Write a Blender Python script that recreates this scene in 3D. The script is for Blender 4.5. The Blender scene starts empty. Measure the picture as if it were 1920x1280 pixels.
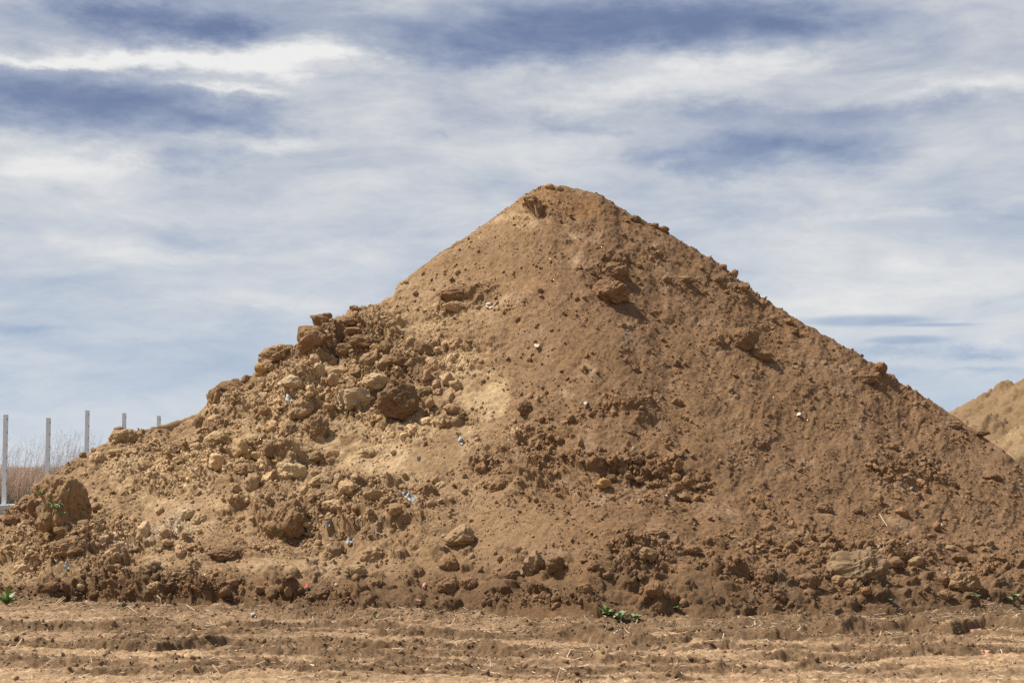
import bpy, math
import numpy as np
from mathutils import Vector, Matrix
from mathutils.bvhtree import BVHTree

rng = np.random.default_rng(11)
SC = bpy.context.scene
COL = SC.collection

# ------------------------------------------------------------------ camera
F = 3200.0                      # focal length in photograph pixels (1920 wide)
CAMZ = 1.25
PITCH = math.atan(235.0 / F)    # horizon sits at row 875 of 1280
cam_d = bpy.data.cameras.new("camera")
cam = bpy.data.objects.new("camera", cam_d)
COL.objects.link(cam)
cam.location = (0, 0, CAMZ)
cam.rotation_euler = (math.pi / 2 + PITCH, 0, 0)
cam_d.sensor_width = 36
cam_d.lens = 36 * F / 1920
cam_d.clip_start = 0.1
cam_d.clip_end = 20000
cam_d.dof.use_dof = True
cam_d.dof.focus_distance = 17.0
cam_d.dof.aperture_fstop = 7.0
SC.camera = cam
cp, sp = math.cos(PITCH), math.sin(PITCH)


def ray(px, py):
    a = (np.asarray(px, float) - 960) / F
    b = (640 - np.asarray(py, float)) / F
    return a, cp - b * sp, sp + b * cp          # world x, y, z direction


def project(P):
    x, y, z = P[..., 0], P[..., 1], P[..., 2] - CAMZ
    dep = y * cp + z * sp
    up = -y * sp + z * cp
    return 960 + F * x / dep, 640 - F * up / dep, dep


def on_ground(px, py, z=0.0):
    dx, dy, dz = ray(px, py)
    k = (z - CAMZ) / dz
    return dx * k, dy * k


def at_depth(px, py, Y):
    dx, dy, dz = ray(px, py)
    k = Y / dy
    return dx * k, Y, CAMZ + dz * k


# ------------------------------------------------------------------ noise
def tables(seed):
    r = np.random.default_rng(seed)
    p = r.permutation(256)
    return np.concatenate([p, p, p]), r


def pnoise(x, y, seed=0):
    p, r = tables(seed)
    ang = r.random(256) * 2 * np.pi
    gx, gy = np.cos(ang), np.sin(ang)
    xi = np.floor(x).astype(np.int64); yi = np.floor(y).astype(np.int64)
    fx = x - xi; fy = y - yi
    xi &= 255; yi &= 255
    u = fx * fx * fx * (fx * (fx * 6 - 15) + 10)
    v = fy * fy * fy * (fy * (fy * 6 - 15) + 10)

    def g(ix, iy, dx, dy):
        h = p[p[ix] + iy]
        return gx[h] * dx + gy[h] * dy
    a = g(xi, yi, fx, fy); b = g(xi + 1, yi, fx - 1, fy)
    c = g(xi, yi + 1, fx, fy - 1); d = g(xi + 1, yi + 1, fx - 1, fy - 1)
    return ((a + u * (b - a)) + v * ((c + u * (d - c)) - (a + u * (b - a)))) * 1.5


def coarse(fn, arrs, st=4):
    """evaluate a slowly varying field on every st-th grid point and interpolate"""
    n0, n1 = arrs[0].shape
    i0 = np.unique(np.append(np.arange(0, n0, st), n0 - 1)); i1 = np.unique(np.append(np.arange(0, n1, st), n1 - 1))
    v = fn(*[a[np.ix_(i0, i1)] for a in arrs])

    def lerp(v, idx, n):
        t = np.arange(n); k = np.clip(np.searchsorted(idx, t, side='right') - 1, 0, len(idx) - 2)
        w = ((t - idx[k]) / (idx[k + 1] - idx[k]))[:, None]
        return v[k] * (1 - w) + v[k + 1] * w
    return lerp(lerp(v, i0, n0).T, i1, n1).T


def fbm(x, y, wl, octs=4, seed=0, gain=0.5):
    out = 0; amp = 1.0; f = 1.0 / wl
    grid = getattr(x, "ndim", 0) == 2 and x.size > 300000
    for o in range(octs):
        fn = lambda a, b: pnoise(a * f + 17.3 * o, b * f - 9.1 * o, seed + o)
        n = coarse(fn, (x, y), 5 if 1 / f > .5 else 3) if grid and 1 / f > 0.2 else fn(x, y)
        out = out + n * amp
        amp *= gain; f *= 2.03
    return out


def lumps(x, y, cell, seed, prob, flat=0.8, warp=0.35):
    """packed clod-like bumps: height (m) and a per-bump random value"""
    p, r = tables(seed)
    jx, jy, rr, pr, cv = (r.random(256) for _ in range(5))
    X = x / cell + warp * pnoise(x / cell * 1.7, y / cell * 1.7, seed + 50) \
        + 0.3 * warp * pnoise(x / cell * 5, y / cell * 5, seed + 53)
    Y = y / cell + warp * pnoise(x / cell * 1.7 + 31, y / cell * 1.7, seed + 51) \
        + 0.3 * warp * pnoise(x / cell * 5 + 31, y / cell * 5, seed + 54)
    xi = np.floor(X).astype(np.int64); yi = np.floor(Y).astype(np.int64)
    best = np.zeros_like(X); val = np.full_like(X, 0.5)
    for dx in (-1, 0, 1):
        for dy in (-1, 0, 1):
            cx, cy = xi + dx, yi + dy
            h = p[p[cx & 255] + (cy & 255)]
            rad = 0.22 + 0.42 * rr[h] ** 1.5
            e = (0.7 + 0.6 * cv[h])
            d2 = ((X - cx - jx[h]) * e) ** 2 + ((Y - cy - jy[h]) / e) ** 2
            q = np.sqrt(np.maximum(0, 1 - d2 / rad ** 2)) * rad * flat
            q = np.where(pr[h] < prob, q, 0)
            m = q > best
            best = np.where(m, q, best); val = np.where(m, cv[h], val)
    return best * cell, val


def sm(a, b, x):
    t = np.clip((x - a) / (b - a), 0, 1)
    return t * t * (3 - 2 * t)


# ------------------------------------------------------------------ mesh helpers
def mesh_np(name, V, Fc, col=None, smooth=True):
    V = np.ascontiguousarray(V, dtype=np.float32).reshape(-1, 3)
    Fc = np.ascontiguousarray(Fc, dtype=np.int32)
    me = bpy.data.meshes.new(name)
    n, k = Fc.shape
    me.vertices.add(len(V)); me.vertices.foreach_set("co", V.ravel())
    me.loops.add(n * k); me.loops.foreach_set("vertex_index", Fc.ravel())
    me.polygons.add(n)
    me.polygons.foreach_set("loop_start", np.arange(0, n * k, k, dtype=np.int32))
    me.polygons.foreach_set("use_smooth", np.full(n, smooth))
    me.update(calc_edges=True)
    if col is not None:
        ca = me.color_attributes.new("soil", 'FLOAT_COLOR', 'POINT')
        c4 = np.ones((len(V), 4), np.float32); c4[:, :3] = col.reshape(-1, 3)
        ca.data.foreach_set("color", c4.ravel())
    return me


def link(name, me, mat=None, parent=None, loc=None):
    o = bpy.data.objects.new(name, me)
    COL.objects.link(o)
    if mat is not None and me is not None and len(me.materials) == 0: me.materials.append(mat)
    if parent is not None: o.parent = parent
    if loc is not None: o.location = loc
    return o


def tag(o, label=None, cat=None, group=None, kind=None):
    if label: o["label"] = label
    if cat: o["category"] = cat
    if group: o["group"] = group
    if kind: o["kind"] = kind
    return o


def grid_faces(nr, nc):
    i = np.arange(nr * nc).reshape(nr, nc)
    return np.stack([i[:-1, :-1], i[:-1, 1:], i[1:, 1:], i[1:, :-1]], -1).reshape(-1, 4)


def grid_normals(P):
    du = np.gradient(P, axis=1); dv = np.gradient(P, axis=0)
    n = np.cross(du, dv)
    n /= np.linalg.norm(n, axis=-1, keepdims=True) + 1e-12
    return np.where(n[..., 2:3] < 0, -n, n)


# ------------------------------------------------------------------ materials
def new_mat(name):
    m = bpy.data.materials.new(name); m.use_nodes = True
    return m, m.node_tree.nodes, m.node_tree.links, m.node_tree.nodes["Principled BSDF"]


def soil_material(name, src, grain=160.0, bump=0.5, dist=0.006, vary=0.38, rough=0.95):
    m, N, L, bs = new_mat(name)
    bs.inputs["Roughness"].default_value = rough
    bs.inputs["Specular IOR Level"].default_value = 0.12
    if src == "attr":
        a = N.new("ShaderNodeAttribute"); a.attribute_name = "soil"; base = a.outputs["Color"]
    else:
        a = N.new("ShaderNodeObjectInfo"); base = a.outputs["Color"]
    tc = N.new("ShaderNodeNewGeometry")
    n1 = N.new("ShaderNodeTexNoise"); n1.inputs["Scale"].default_value = grain
    n1.inputs["Detail"].default_value = 3; n1.inputs["Roughness"].default_value = 0.7
    n2 = N.new("ShaderNodeTexNoise"); n2.inputs["Scale"].default_value = grain * 0.14
    n2.inputs["Detail"].default_value = 5; n2.inputs["Roughness"].default_value = 0.65
    vo = N.new("ShaderNodeTexVoronoi"); vo.inputs["Scale"].default_value = grain * 0.55
    for n in (n1, n2, vo): L.new(tc.outputs["Position"], n.inputs["Vector"])
    mx = N.new("ShaderNodeMath"); mx.operation = 'ADD'
    L.new(n1.outputs["Fac"], mx.inputs[0]); L.new(n2.outputs["Fac"], mx.inputs[1])
    mr = N.new("ShaderNodeMapRange")
    mr.inputs[1].default_value = 0.65; mr.inputs[2].default_value = 1.35
    mr.inputs[3].default_value = 1 - vary; mr.inputs[4].default_value = 1 + vary
    L.new(mx.outputs[0], mr.inputs[0])
    # pale mineral grains
    gr = N.new("ShaderNodeMath"); gr.operation = 'GREATER_THAN'; gr.inputs[1].default_value = 0.93
    sep = N.new("ShaderNodeSeparateColor"); L.new(vo.outputs["Color"], sep.inputs[0])
    L.new(sep.outputs[0], gr.inputs[0])
    g2 = N.new("ShaderNodeMath"); g2.operation = 'MULTIPLY_ADD'; g2.inputs[1].default_value = 0.22
    L.new(gr.outputs[0], g2.inputs[0]); L.new(mr.outputs[0], g2.inputs[2])
    vm = N.new("ShaderNodeVectorMath"); vm.operation = 'SCALE'
    L.new(base, vm.inputs[0]); L.new(g2.outputs[0], vm.inputs["Scale"])
    L.new(vm.outputs[0], bs.inputs["Base Color"])
    b = N.new("ShaderNodeBump"); b.inputs["Strength"].default_value = bump
    b.inputs["Distance"].default_value = dist
    L.new(mx.outputs[0], b.inputs["Height"]); L.new(b.outputs[0], bs.inputs["Normal"])
    return m


MAT_SOIL = soil_material("mound_soil", "attr", bump=1.0, dist=.010)
MAT_GROUND = soil_material("trodden_soil", "attr", grain=120, dist=0.008)
MAT_CLOD = soil_material("clod_soil", "obj", grain=130, bump=0.6, dist=0.008, vary=0.25)
MAT_CRUMB = soil_material("crumb_soil", "attr", grain=110, bump=0.5, dist=0.006)


def plain_material(name, col, rough=0.6, metal=0.0, vary=0.15, scale=20, trans=0.0, bump=0.0):
    m, N, L, bs = new_mat(name)
    bs.inputs["Roughness"].default_value = rough
    bs.inputs["Metallic"].default_value = metal
    g = N.new("ShaderNodeNewGeometry")
    n = N.new("ShaderNodeTexNoise"); n.inputs["Scale"].default_value = scale
    n.inputs["Detail"].default_value = 4
    L.new(g.outputs["Position"], n.inputs["Vector"])
    mr = N.new("ShaderNodeMapRange")
    mr.inputs[1].default_value = 0.3; mr.inputs[2].default_value = 0.7
    mr.inputs[3].default_value = 1 - vary; mr.inputs[4].default_value = 1 + vary
    L.new(n.outputs["Fac"], mr.inputs[0])
    # each separate blade or stalk differs a little
    r2 = N.new("ShaderNodeMapRange"); r2.inputs[3].default_value = 1 - vary; r2.inputs[4].default_value = 1 + vary
    L.new(g.outputs["Random Per Island"], r2.inputs[0])
    mu = N.new("ShaderNodeMath"); mu.operation = 'MULTIPLY'
    L.new(mr.outputs[0], mu.inputs[0]); L.new(r2.outputs[0], mu.inputs[1])
    vm = N.new("ShaderNodeVectorMath"); vm.operation = 'SCALE'; vm.inputs[0].default_value = col
    L.new(mu.outputs[0], vm.inputs["Scale"]); L.new(vm.outputs[0], bs.inputs["Base Color"])
    if bump:
        b = N.new("ShaderNodeBump"); b.inputs["Distance"].default_value = bump
        L.new(n.outputs["Fac"], b.inputs["Height"]); L.new(b.outputs[0], bs.inputs["Normal"])
    if trans:
        bs.inputs["Transmission Weight"].default_value = 0
        bs.inputs["Subsurface Weight"].default_value = trans
        bs.inputs["Subsurface Radius"].default_value = (0.01, 0.02, 0.005)
    return m


# ------------------------------------------------------------------ soil colours
BROWN = np.array([0.212, 0.126, 0.066])
TAN = np.array([0.425, 0.296, 0.164])
DARK = np.array([0.112, 0.068, 0.036])
RUST = np.array([0.245, 0.132, 0.056])
PALE = np.array([0.470, 0.360, 0.215])

# ------------------------------------------------------------------ mound outline (traced as crest heights)
SIL = np.array([(-330, 1080), (-160, 1040), (0, 972), (20, 957), (45, 930), (70, 908), (100, 888), (130, 868), (160, 850),
                (200, 830), (235, 812), (290, 800), (340, 786), (370, 775), (400, 745), (430, 722), (465, 712),
                (485, 688), (500, 672), (530, 655), (560, 640), (580, 622), (605, 606), (640, 590), (670, 578),
                (710, 568), (735, 554), (745, 534), (790, 500), (830, 470), (880, 440), (930, 405), (970, 375),
                (1000, 354), (1030, 347), (1070, 351), (1130, 366), (1160, 388), (1200, 410), (1250, 436),
                (1300, 465), (1350, 494), (1400, 537), (1450, 570), (1500, 602), (1550, 630), (1600, 658),
                (1660, 697), (1700, 722), (1750, 754), (1800, 787), (1850, 822), (1900, 858), (1920, 872),
                (2060, 975), (2200, 1050)], float)
FOOT = np.array([(-400, 1100), (-160, 1112), (0, 1124), (300, 1137), (640, 1150), (960, 1158), (1150, 1168), (1300, 1166),
                 (1450, 1168), (1600, 1160), (1750, 1152), (1920, 1142), (2100, 1128), (2300, 1110)], float)


def ridge_y(x):
    return 20.6 - 0.035 * (x - 0.5) ** 2 - 0.004 * np.abs(x - 0.5) ** 3 * (x > 0)


# crest height as function of world x
sx, sz = [], []
for px, py in SIL:
    dx, dy, dz = ray(px, py)
    Y = 20.6
    for _ in range(20): Y = ridge_y(dx / dy * Y)
    sx.append(dx / dy * Y); sz.append(max(0.0, CAMZ + dz / dy * Y))
sx, sz = np.array(sx), np.array(sz)
sx = np.concatenate([[-9.5], sx, [9.2]]); sz = np.concatenate([[-0.1], sz, [-0.1]])
fx_, fy_ = on_ground(FOOT[:, 0], FOOT[:, 1])


def foot_y(x): return np.interp(x, fx_, fy_)
def crest_z(x): return np.interp(x, sx, sz)


xs = np.concatenate([np.linspace(-9.5, -6.9, 90)[:-1], np.arange(-6.9, 6.9, 0.0092), np.linspace(6.9, 9.2, 90)[1:]])
tf = np.concatenate([np.linspace(-0.06, 0, 14)[:-1], np.linspace(0, 1, 740)])
tb = np.linspace(1, 2.05, 190)[1:]
ts = np.concatenate([tf, tb])
nr, nc = len(ts), len(xs)
XX, TT = np.meshgrid(xs, ts)
Rx = crest_z(xs)
fy = foot_y(xs); ry = ridge_y(xs)
by = ry + np.maximum(Rx, 0.15) / math.tan(math.radians(35)) + 0.6
YY = np.where(TT <= 1, fy + (ry - fy) * TT, ry + (by - ry) * (TT - 1))
# the trail of the foot wanders
YY = YY + (0.16 * fbm(XX, YY * 0, 1.3, 4, 5)) * np.clip(1 - TT, 0, 1)
S = np.where(TT <= 1, (YY - fy) * np.sqrt(1 + (Rx / (ry - fy)) ** 2), YY * 1.2)    # along the slope
U = 1 - np.abs(TT - 1)
e = 0.02
g = 1 - (np.sqrt((1 - np.minimum(U, 1)) ** 2 + e * e) - e)
toe = 0.05 * sm(0, 0.035, TT) * sm(0.35, 0.05, TT)           # the foot is a short steep bank
ZZ = Rx * (g - 0.10 * np.sin(np.pi * np.clip(g, 0, 1)) * (TT <= 1)) + np.where(TT < 0, TT * 3, 0) + np.where(TT <= 1, toe, 0)
ZZ = np.where(TT > 2, ZZ - 0.3, ZZ)
P = np.stack([XX, YY, ZZ], -1)
Nb = grid_normals(P)

PX, PY, _ = project(P)


def blob(px, py, rx, ry, soft=1.0):
    """soft patch centred where the photograph shows it, in metres over the slope"""
    k = np.argmin((PX[:nr - 189:4, ::4] - px) ** 2 + (PY[:nr - 189:4, ::4] - py) ** 2)
    i, j = divmod(int(k), len(xs[::4])); i *= 4; j *= 4
    dm = F / YY[i, j]
    sl = 0.62
    return coarse(lambda a, b: np.exp(-(((a - XX[i, j]) * dm / rx) ** 2 + ((b - S[i, j]) * dm * sl / ry) ** 2) ** soft), (XX, S), 5)


# -------- masks -------
wx = XX + 0.25 * fbm(XX, S, 0.6, 3, 60); wS = S + 0.25 * fbm(XX, S, 0.6, 3, 70)
tan_m = np.zeros_like(XX)
for b in [(560, 840, 340, 130, .72), (330, 900, 260, 90, .75), (560, 1000, 200, 70, .5), (250, 1000, 160, 60, .5), (800, 600, 110, 40, .8), (870, 680, 60, 70, .7), (640, 690, 150, 70, .85), (560, 740, 140, 60, .85), (470, 800, 130, 60, .65), (900, 750, 70, 50, .8),
          (300, 870, 190, 60, .75), (620, 850, 150, 50, .7), (790, 800, 120, 50, .8), (690, 900, 120, 50, .5), (990, 400, 90, 40, .6),
          (900, 450, 70, 30, .3), (420, 950, 110, 40, .5), (330, 1000, 60, 50, .6), (250, 1040, 50, 30, .45), (660, 1085, 60, 30, .5),
          (950, 820, 60, 40, .35), (1080, 470, 160, 40, .22), (600, 950, 70, 40, .45), (260, 1090, 40, 20, .5),
          (220, 850, 60, 40, .6), (1000, 700, 90, 50, .35)]:
    tan_m = np.maximum(tan_m, b[4] * blob(*b[:4]))
pat = fbm(XX, S, 0.5, 5, 81, 0.6)
tan_m = np.clip(sm(0.24, 0.74, tan_m + 0.30 * pat + .16 * fbm(XX, S, .13, 3, 83, .6)) * 1.0, 0, 1)
brown_m = np.zeros_like(XX)
for b in [(560, 620, 50, 40, 1), (650, 630, 90, 35, 1), (720, 650, 70, 30, .8), (745, 750, 50, 40, .8), (600, 800, 50, 40, .7), (430, 715, 50, 20, 1),
          (540, 985, 70, 60, .7), (520, 830, 50, 25, .6), (740, 1010, 110, 70, .7), (420, 1040, 60, 30, .7), (180, 1060, 120, 40, .5),
          (100, 930, 60, 60, .8), (860, 545, 60, 25, .6), (840, 500, 100, 40, .6), (40, 960, 60, 40, .8)]:
    brown_m = np.maximum(brown_m, b[4] * blob(*b[:4]))
tan_m = np.maximum(tan_m, .52 * sm(1.0, -1.4, XX + .5 * pat) * (1 + .6 * pat) * sm(.02, .15, TT))
tan_m *= 1 - np.clip(brown_m + 0.3 * pat * (brown_m > .1), 0, 1) * 0.65
grey_m = np.clip(1.2 * np.maximum(blob(310, 990, 40, 40), 0.8 * blob(215, 1035, 40, 25)) + 0.3 * pat - .1, 0, 1)
rough = np.zeros_like(XX)
for b in [(50, 940, 80, 60, .9), (300, 1105, 420, 40, .8), (1000, 1120, 500, 28, .65), (650, 700, 260, 150, 1), (400, 850, 300, 130, .9), (620, 960, 260, 130, .9), (150, 1030, 260, 110, 1), (1000, 860, 140, 110, .75),
          (1230, 900, 130, 70, .8), (1600, 1040, 260, 60, .8), (1200, 1060, 260, 80, .6), (1400, 1080, 300, 60, .6), (1700, 880, 90, 60, .6),
          (1650, 700, 50, 30, .35), (1380, 540, 80, 50, .4), (1150, 490, 100, 60, .35), (1180, 770, 110, 40, .5), (1850, 1060, 100, 60, .6),
          (1000, 390, 60, 30, .5), (900, 560, 90, 30, .5)]:
    rough = np.maximum(rough, b[4] * blob(*b[:4]))
rough = np.clip(rough * 1.05 - 0.12 + 0.28 * fbm(XX, S, 0.7, 4, 90), 0.03, 1)

# -------- relief -------
edge = sm(-0.05, 0.03, TT)
D = 0.11 * fbm(XX, S, 1.6, 3, 1) * (0.5 + 0.8 * rough)
D += (0.080 * rough + 0.011) * fbm(XX, S, 0.42, 4, 21, 0.55)
# slumped faces: terraces where lumps broke off
tr = fbm(wx, wS, 0.55, 3, 33)
D += 0.11 * rough ** 1.5 * (sm(-0.05, 0.06, tr) - 0.5)
tr2 = fbm(wx * 1.3, wS, 0.28, 3, 43)
D += 0.05 * rough ** 1.3 * (sm(-0.04, 0.05, tr2) - 0.5)
val = np.zeros_like(XX)
for cell, seed, pr, am in [(0.42, 101, 0.5, 0.8), (0.22, 111, 0.6, 0.85), (0.105, 121, 0.5, 0.8), (0.055, 131, 0.42, 0.75), (0.03, 141, 0.4, 0.75)]:
    clus = np.clip(rough * 1.25 + 0.5 * fbm(XX, S, cell * 5, 3, seed + 7), 0, 1)
    prb = pr * clus * (1 if cell < 0.15 else rough ** 1.3) + (0.02 if cell < 0.06 else 0.0)
    h, v = lumps(XX, S, cell, seed, prb, am)
    D += h * (0.75 if cell > 0.15 else (.4 + .6 * np.clip(rough * 1.6, 0, 1)))
    val = np.where(h > cell * 0.08, v - 0.5, val * 0.8)
D += 0.0075 * fbm(XX, S, 0.07, 4, 151, 0.68) * (0.7 + rough)
# downslope scouring on the smooth right flank
D += 0.014 * fbm(XX * 1.0 - S * 0.45, S * 0.3 + XX * .3, 0.18, 4, 161, .6) * (1 - rough)
D += 0.018 * fbm(XX + S * .12, S * .16, 0.5, 3, 165) * (1 - rough) * sm(0, .3, TT)      # faint slide runs
# lumps packed along the broken foot
h, v = lumps(XX, S, 0.16, 175, 0.5 * sm(.22, .03, TT), 0.8); D += h
# small slipped fans along the foot
for px, py, R_, H_ in [(1330, 1085, .45, .13), (1060, 1000, .9, .16), (800, 960, 1.0, .22), (1390, 1110, .4, .08), (660, 1080, .5, .16),
                       (420, 1085, .55, .22), (1735, 1105, .5, .18), (1870, 1090, .5, .15), (530, 960, .5, .2), (140, 1010, .5, .2),
                       (1290, 840, .6, .1), (1170, 1000, .6, .12), (1010, 870, .5, .13), (270, 1085, .5, .15)]:
    k = np.argmin((PX[:nr - 189] - px) ** 2 + (PY[:nr - 189] - py) ** 2)
    i, j = divmod(int(k), nc)
    dS = S - S[i, j]
    dd = np.sqrt((XX - XX[i, j]) ** 2 + np.where(dS > 0, dS * 2.2, dS * 0.75) ** 2)
    D += 0.6 * H_ * np.clip(1 - dd / R_, 0, 1) ** 1.2
D *= edge
fade = np.where(TT > 1, 0.6, 1.0)
P = P + Nb * (D * fade)[..., None]

# fit the crest to the traced outline
row_r = slice(int(nr * 0.55), nr - 60)
for it in range(3):
    qx, qy, _ = project(P)
    for_top = qy[row_r].min(0); arg = qy[row_r].argmin(0) + row_r.start
    pxs = qx[arg, np.arange(nc)]
    target = np.interp(pxs, SIL[:, 0], SIL[:, 1])
    err = (for_top - target)                       # >0: too low
    k = np.ones(29) / 29
    errs = np.convolve(np.pad(err, 14, mode='edge'), k, 'valid')
    dz = errs * ry / F
    dz = np.where((pxs > -60) & (pxs < 1980), dz, 0)
    P[..., 2] += dz[None, :] * np.clip(np.minimum(U, 1), 0, 1) ** 1.0
Nn = grid_normals(P)
PX, PY, DEP = project(P)

# -------- colour -------
damp_shade = np.clip(sm(0.10, 0.0, TT) * (0.9 + 0.8 * pat) + 0.35 * sm(0.2, 0.02, TT) * (pat > -0.1), 0, 1)  # dark foot band: damp soil plus shade put into the colour
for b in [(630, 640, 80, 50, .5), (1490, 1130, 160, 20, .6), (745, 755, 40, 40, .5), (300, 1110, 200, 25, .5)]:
    damp_shade = np.maximum(damp_shade, .8 * b[4] * blob(*b[:4]) * (1 + pat))
damp_shade = np.clip(damp_shade, 0, 1)[..., None]
tm = tan_m[..., None]
rust = np.clip(0.9 * blob(1060, 380, 110, 25) + 0.25 * fbm(XX, S, 1.1, 3, 95), 0, 0.6)[..., None]
C = BROWN * (1 + 0.10 * pat[..., None])
C = C * (1 - rust) + RUST * rust
C = C * (1 - tm) + TAN * tm
C = C * (1 - 0.6 * grey_m[..., None]) + np.array([0.46, 0.37, 0.28]) * 0.6 * grey_m[..., None]
C = C * (1 - 0.62 * damp_shade) + DARK * 0.62 * damp_shade
C = C * (1 + (0.10 + .16 * rough[..., None]) * val[..., None]) * (1 + 0.12 * fbm(XX, S, 0.09, 3, 171)[..., None])
C = np.clip(C, 0.02, 0.75)
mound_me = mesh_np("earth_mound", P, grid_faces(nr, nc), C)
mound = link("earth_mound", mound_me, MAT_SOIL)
tag(mound, "tall brown and tan mound of dug earth filling the middle of the picture", "earth mound")

# ------------------------------------------------------------------ the ground, one sheet to the horizon
RUTS = [  # polyline in photograph pixels, height, face width, back width, dark tint (damp plus painted shade)
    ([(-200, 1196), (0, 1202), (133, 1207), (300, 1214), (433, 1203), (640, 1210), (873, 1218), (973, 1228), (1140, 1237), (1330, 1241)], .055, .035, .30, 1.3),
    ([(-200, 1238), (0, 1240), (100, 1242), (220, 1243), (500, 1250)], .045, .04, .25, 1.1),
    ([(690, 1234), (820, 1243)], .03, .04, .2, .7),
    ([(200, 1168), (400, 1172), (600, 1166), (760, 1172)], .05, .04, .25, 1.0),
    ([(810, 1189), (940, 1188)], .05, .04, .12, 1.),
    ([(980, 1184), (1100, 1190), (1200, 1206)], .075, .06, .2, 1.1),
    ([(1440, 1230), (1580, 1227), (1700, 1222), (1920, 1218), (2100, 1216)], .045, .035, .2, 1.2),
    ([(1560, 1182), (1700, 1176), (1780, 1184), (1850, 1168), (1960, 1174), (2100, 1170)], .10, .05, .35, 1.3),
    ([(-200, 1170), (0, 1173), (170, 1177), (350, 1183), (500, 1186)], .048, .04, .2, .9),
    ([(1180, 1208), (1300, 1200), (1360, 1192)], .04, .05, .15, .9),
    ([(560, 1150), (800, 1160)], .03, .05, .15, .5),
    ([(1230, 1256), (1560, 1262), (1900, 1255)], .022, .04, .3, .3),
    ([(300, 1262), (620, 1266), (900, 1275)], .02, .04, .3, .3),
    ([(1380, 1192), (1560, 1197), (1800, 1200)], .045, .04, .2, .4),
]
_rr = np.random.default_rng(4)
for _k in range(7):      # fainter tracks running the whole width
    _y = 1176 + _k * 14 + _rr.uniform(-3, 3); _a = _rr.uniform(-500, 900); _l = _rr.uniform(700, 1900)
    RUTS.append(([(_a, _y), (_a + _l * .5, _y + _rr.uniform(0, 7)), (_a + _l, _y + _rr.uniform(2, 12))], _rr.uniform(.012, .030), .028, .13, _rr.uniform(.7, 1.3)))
gx = np.concatenate([-np.geomspace(3000, 5.2, 40)[:-1], np.arange(-5.2, 5.2, 0.0082), np.geomspace(5.2, 3000, 40)])
gy = np.concatenate([[-800, -200, -60, -20, -5, 2, 5, 7, 8.2], np.arange(9.0, 13.6, 0.0125), np.arange(13.6, 17, 0.02), np.geomspace(17.1, 6000, 70)])
GX, GY = np.meshgrid(gx, gy)
near = sm(7.2, 5.0, np.abs(GX)) * sm(8.2, 9.2, GY) * sm(18.5, 16.5, GY)
GZ = 0.020 * fbm(GX * .55, GY * 4.5, 1.3, 5, 200, .6) + 0.02 * fbm(GX, GY, 1.1, 3, 210)
GZ += 0.010 * fbm(GX * .5, GY * 4, .3, 3, 205)
GZ += 0.009 * fbm(GX, GY * 2.5, 0.25, 4, 220, .6)
damp_shade_g = np.zeros_like(GX)
wob = 0.10 * fbm(GX, GY * 0.3, 0.8, 4, 230) + .05 * fbm(GX, GY, .16, 3, 235)
for k, (pl, h, wf, wb, tint) in enumerate(RUTS):
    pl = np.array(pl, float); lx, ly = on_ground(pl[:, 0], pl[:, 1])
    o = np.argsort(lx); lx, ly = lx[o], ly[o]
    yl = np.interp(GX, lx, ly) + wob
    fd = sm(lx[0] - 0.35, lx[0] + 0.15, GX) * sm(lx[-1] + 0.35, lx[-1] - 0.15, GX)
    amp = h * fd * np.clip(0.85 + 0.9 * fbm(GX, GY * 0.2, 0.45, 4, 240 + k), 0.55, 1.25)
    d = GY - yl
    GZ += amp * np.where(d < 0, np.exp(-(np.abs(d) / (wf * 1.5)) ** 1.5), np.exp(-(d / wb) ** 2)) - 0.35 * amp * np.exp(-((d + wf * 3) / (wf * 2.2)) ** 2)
    damp_shade_g = np.maximum(damp_shade_g, tint * fd * np.exp(-((d + wf * 0.8) / (wf * 2.2)) ** 2) * np.clip(.95 + .6 * fbm(GX, GY, .3, 3, 260 + k), .45, 1.3))  # steep faces darkened: damp soil and their shade painted in
gval = np.zeros_like(GX)
GZ += .005 * fbm(GX * .6, GY * 2, .11, 4, 280, .6) * (.5 + damp_shade_g)
cr = np.clip(0.35 + 0.9 * fbm(GX, GY * 2, 0.9, 3, 270), 0, 1)
for cell, seed, pr in [(0.13, 301, 0.12), (0.07, 311, 0.3), (0.034, 321, 0.4)]:
    h, v = lumps(GX, GY * 1.2, cell, seed, pr * (cr + damp_shade_g * .7), 0.4)
    GZ += h * 0.8; gval = np.where(h > cell * 0.06, v - 0.5, gval * .8)
GZ += 0.009 * fbm(GX * .8, GY, 0.055, 3, 330, .7)
# the soil turned up along the foot of the mound
ft = foot_y(GX) + 0.16 * fbm(GX, GY * 0, 1.3, 4, 5)
GZ += 0.05 * np.exp(-((GY - ft) / 0.35) ** 2) * (1 + fbm(GX, GY, .35, 3, 340))
GZ = GZ * near - 0.02
GZ = GZ - 0.05 * sm(20, 60, GY)
pg = fbm(GX * .6, GY * 5, 0.9, 6, 350, .65)
pg2 = fbm(GX, GY, 0.35, 4, 352, .6)
DRY = np.array([0.335, 0.222, 0.127])
GC = DRY * (1 + .26 * pg[..., None] + .14 * pg2[..., None])
stk = 1.2 * sm(.05, .45, fbm(GX * .45, GY * 4.5, .9, 5, 360, .6))
dark_g = np.clip(damp_shade_g + 0.55 * np.exp(-((GY - ft + .15) / .45) ** 2) * (.9 + pg2) + 0.5 * np.clip(pg2 - 0.25, 0, 1) + .28 * stk, 0, 1)[..., None]  # ground along the foot: damp tone with painted shade
dark_g = np.clip(dark_g + .30 * sm(11.2, 13.2, GY)[..., None] * (1 + .6 * pg[..., None]), 0, 1)
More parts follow.
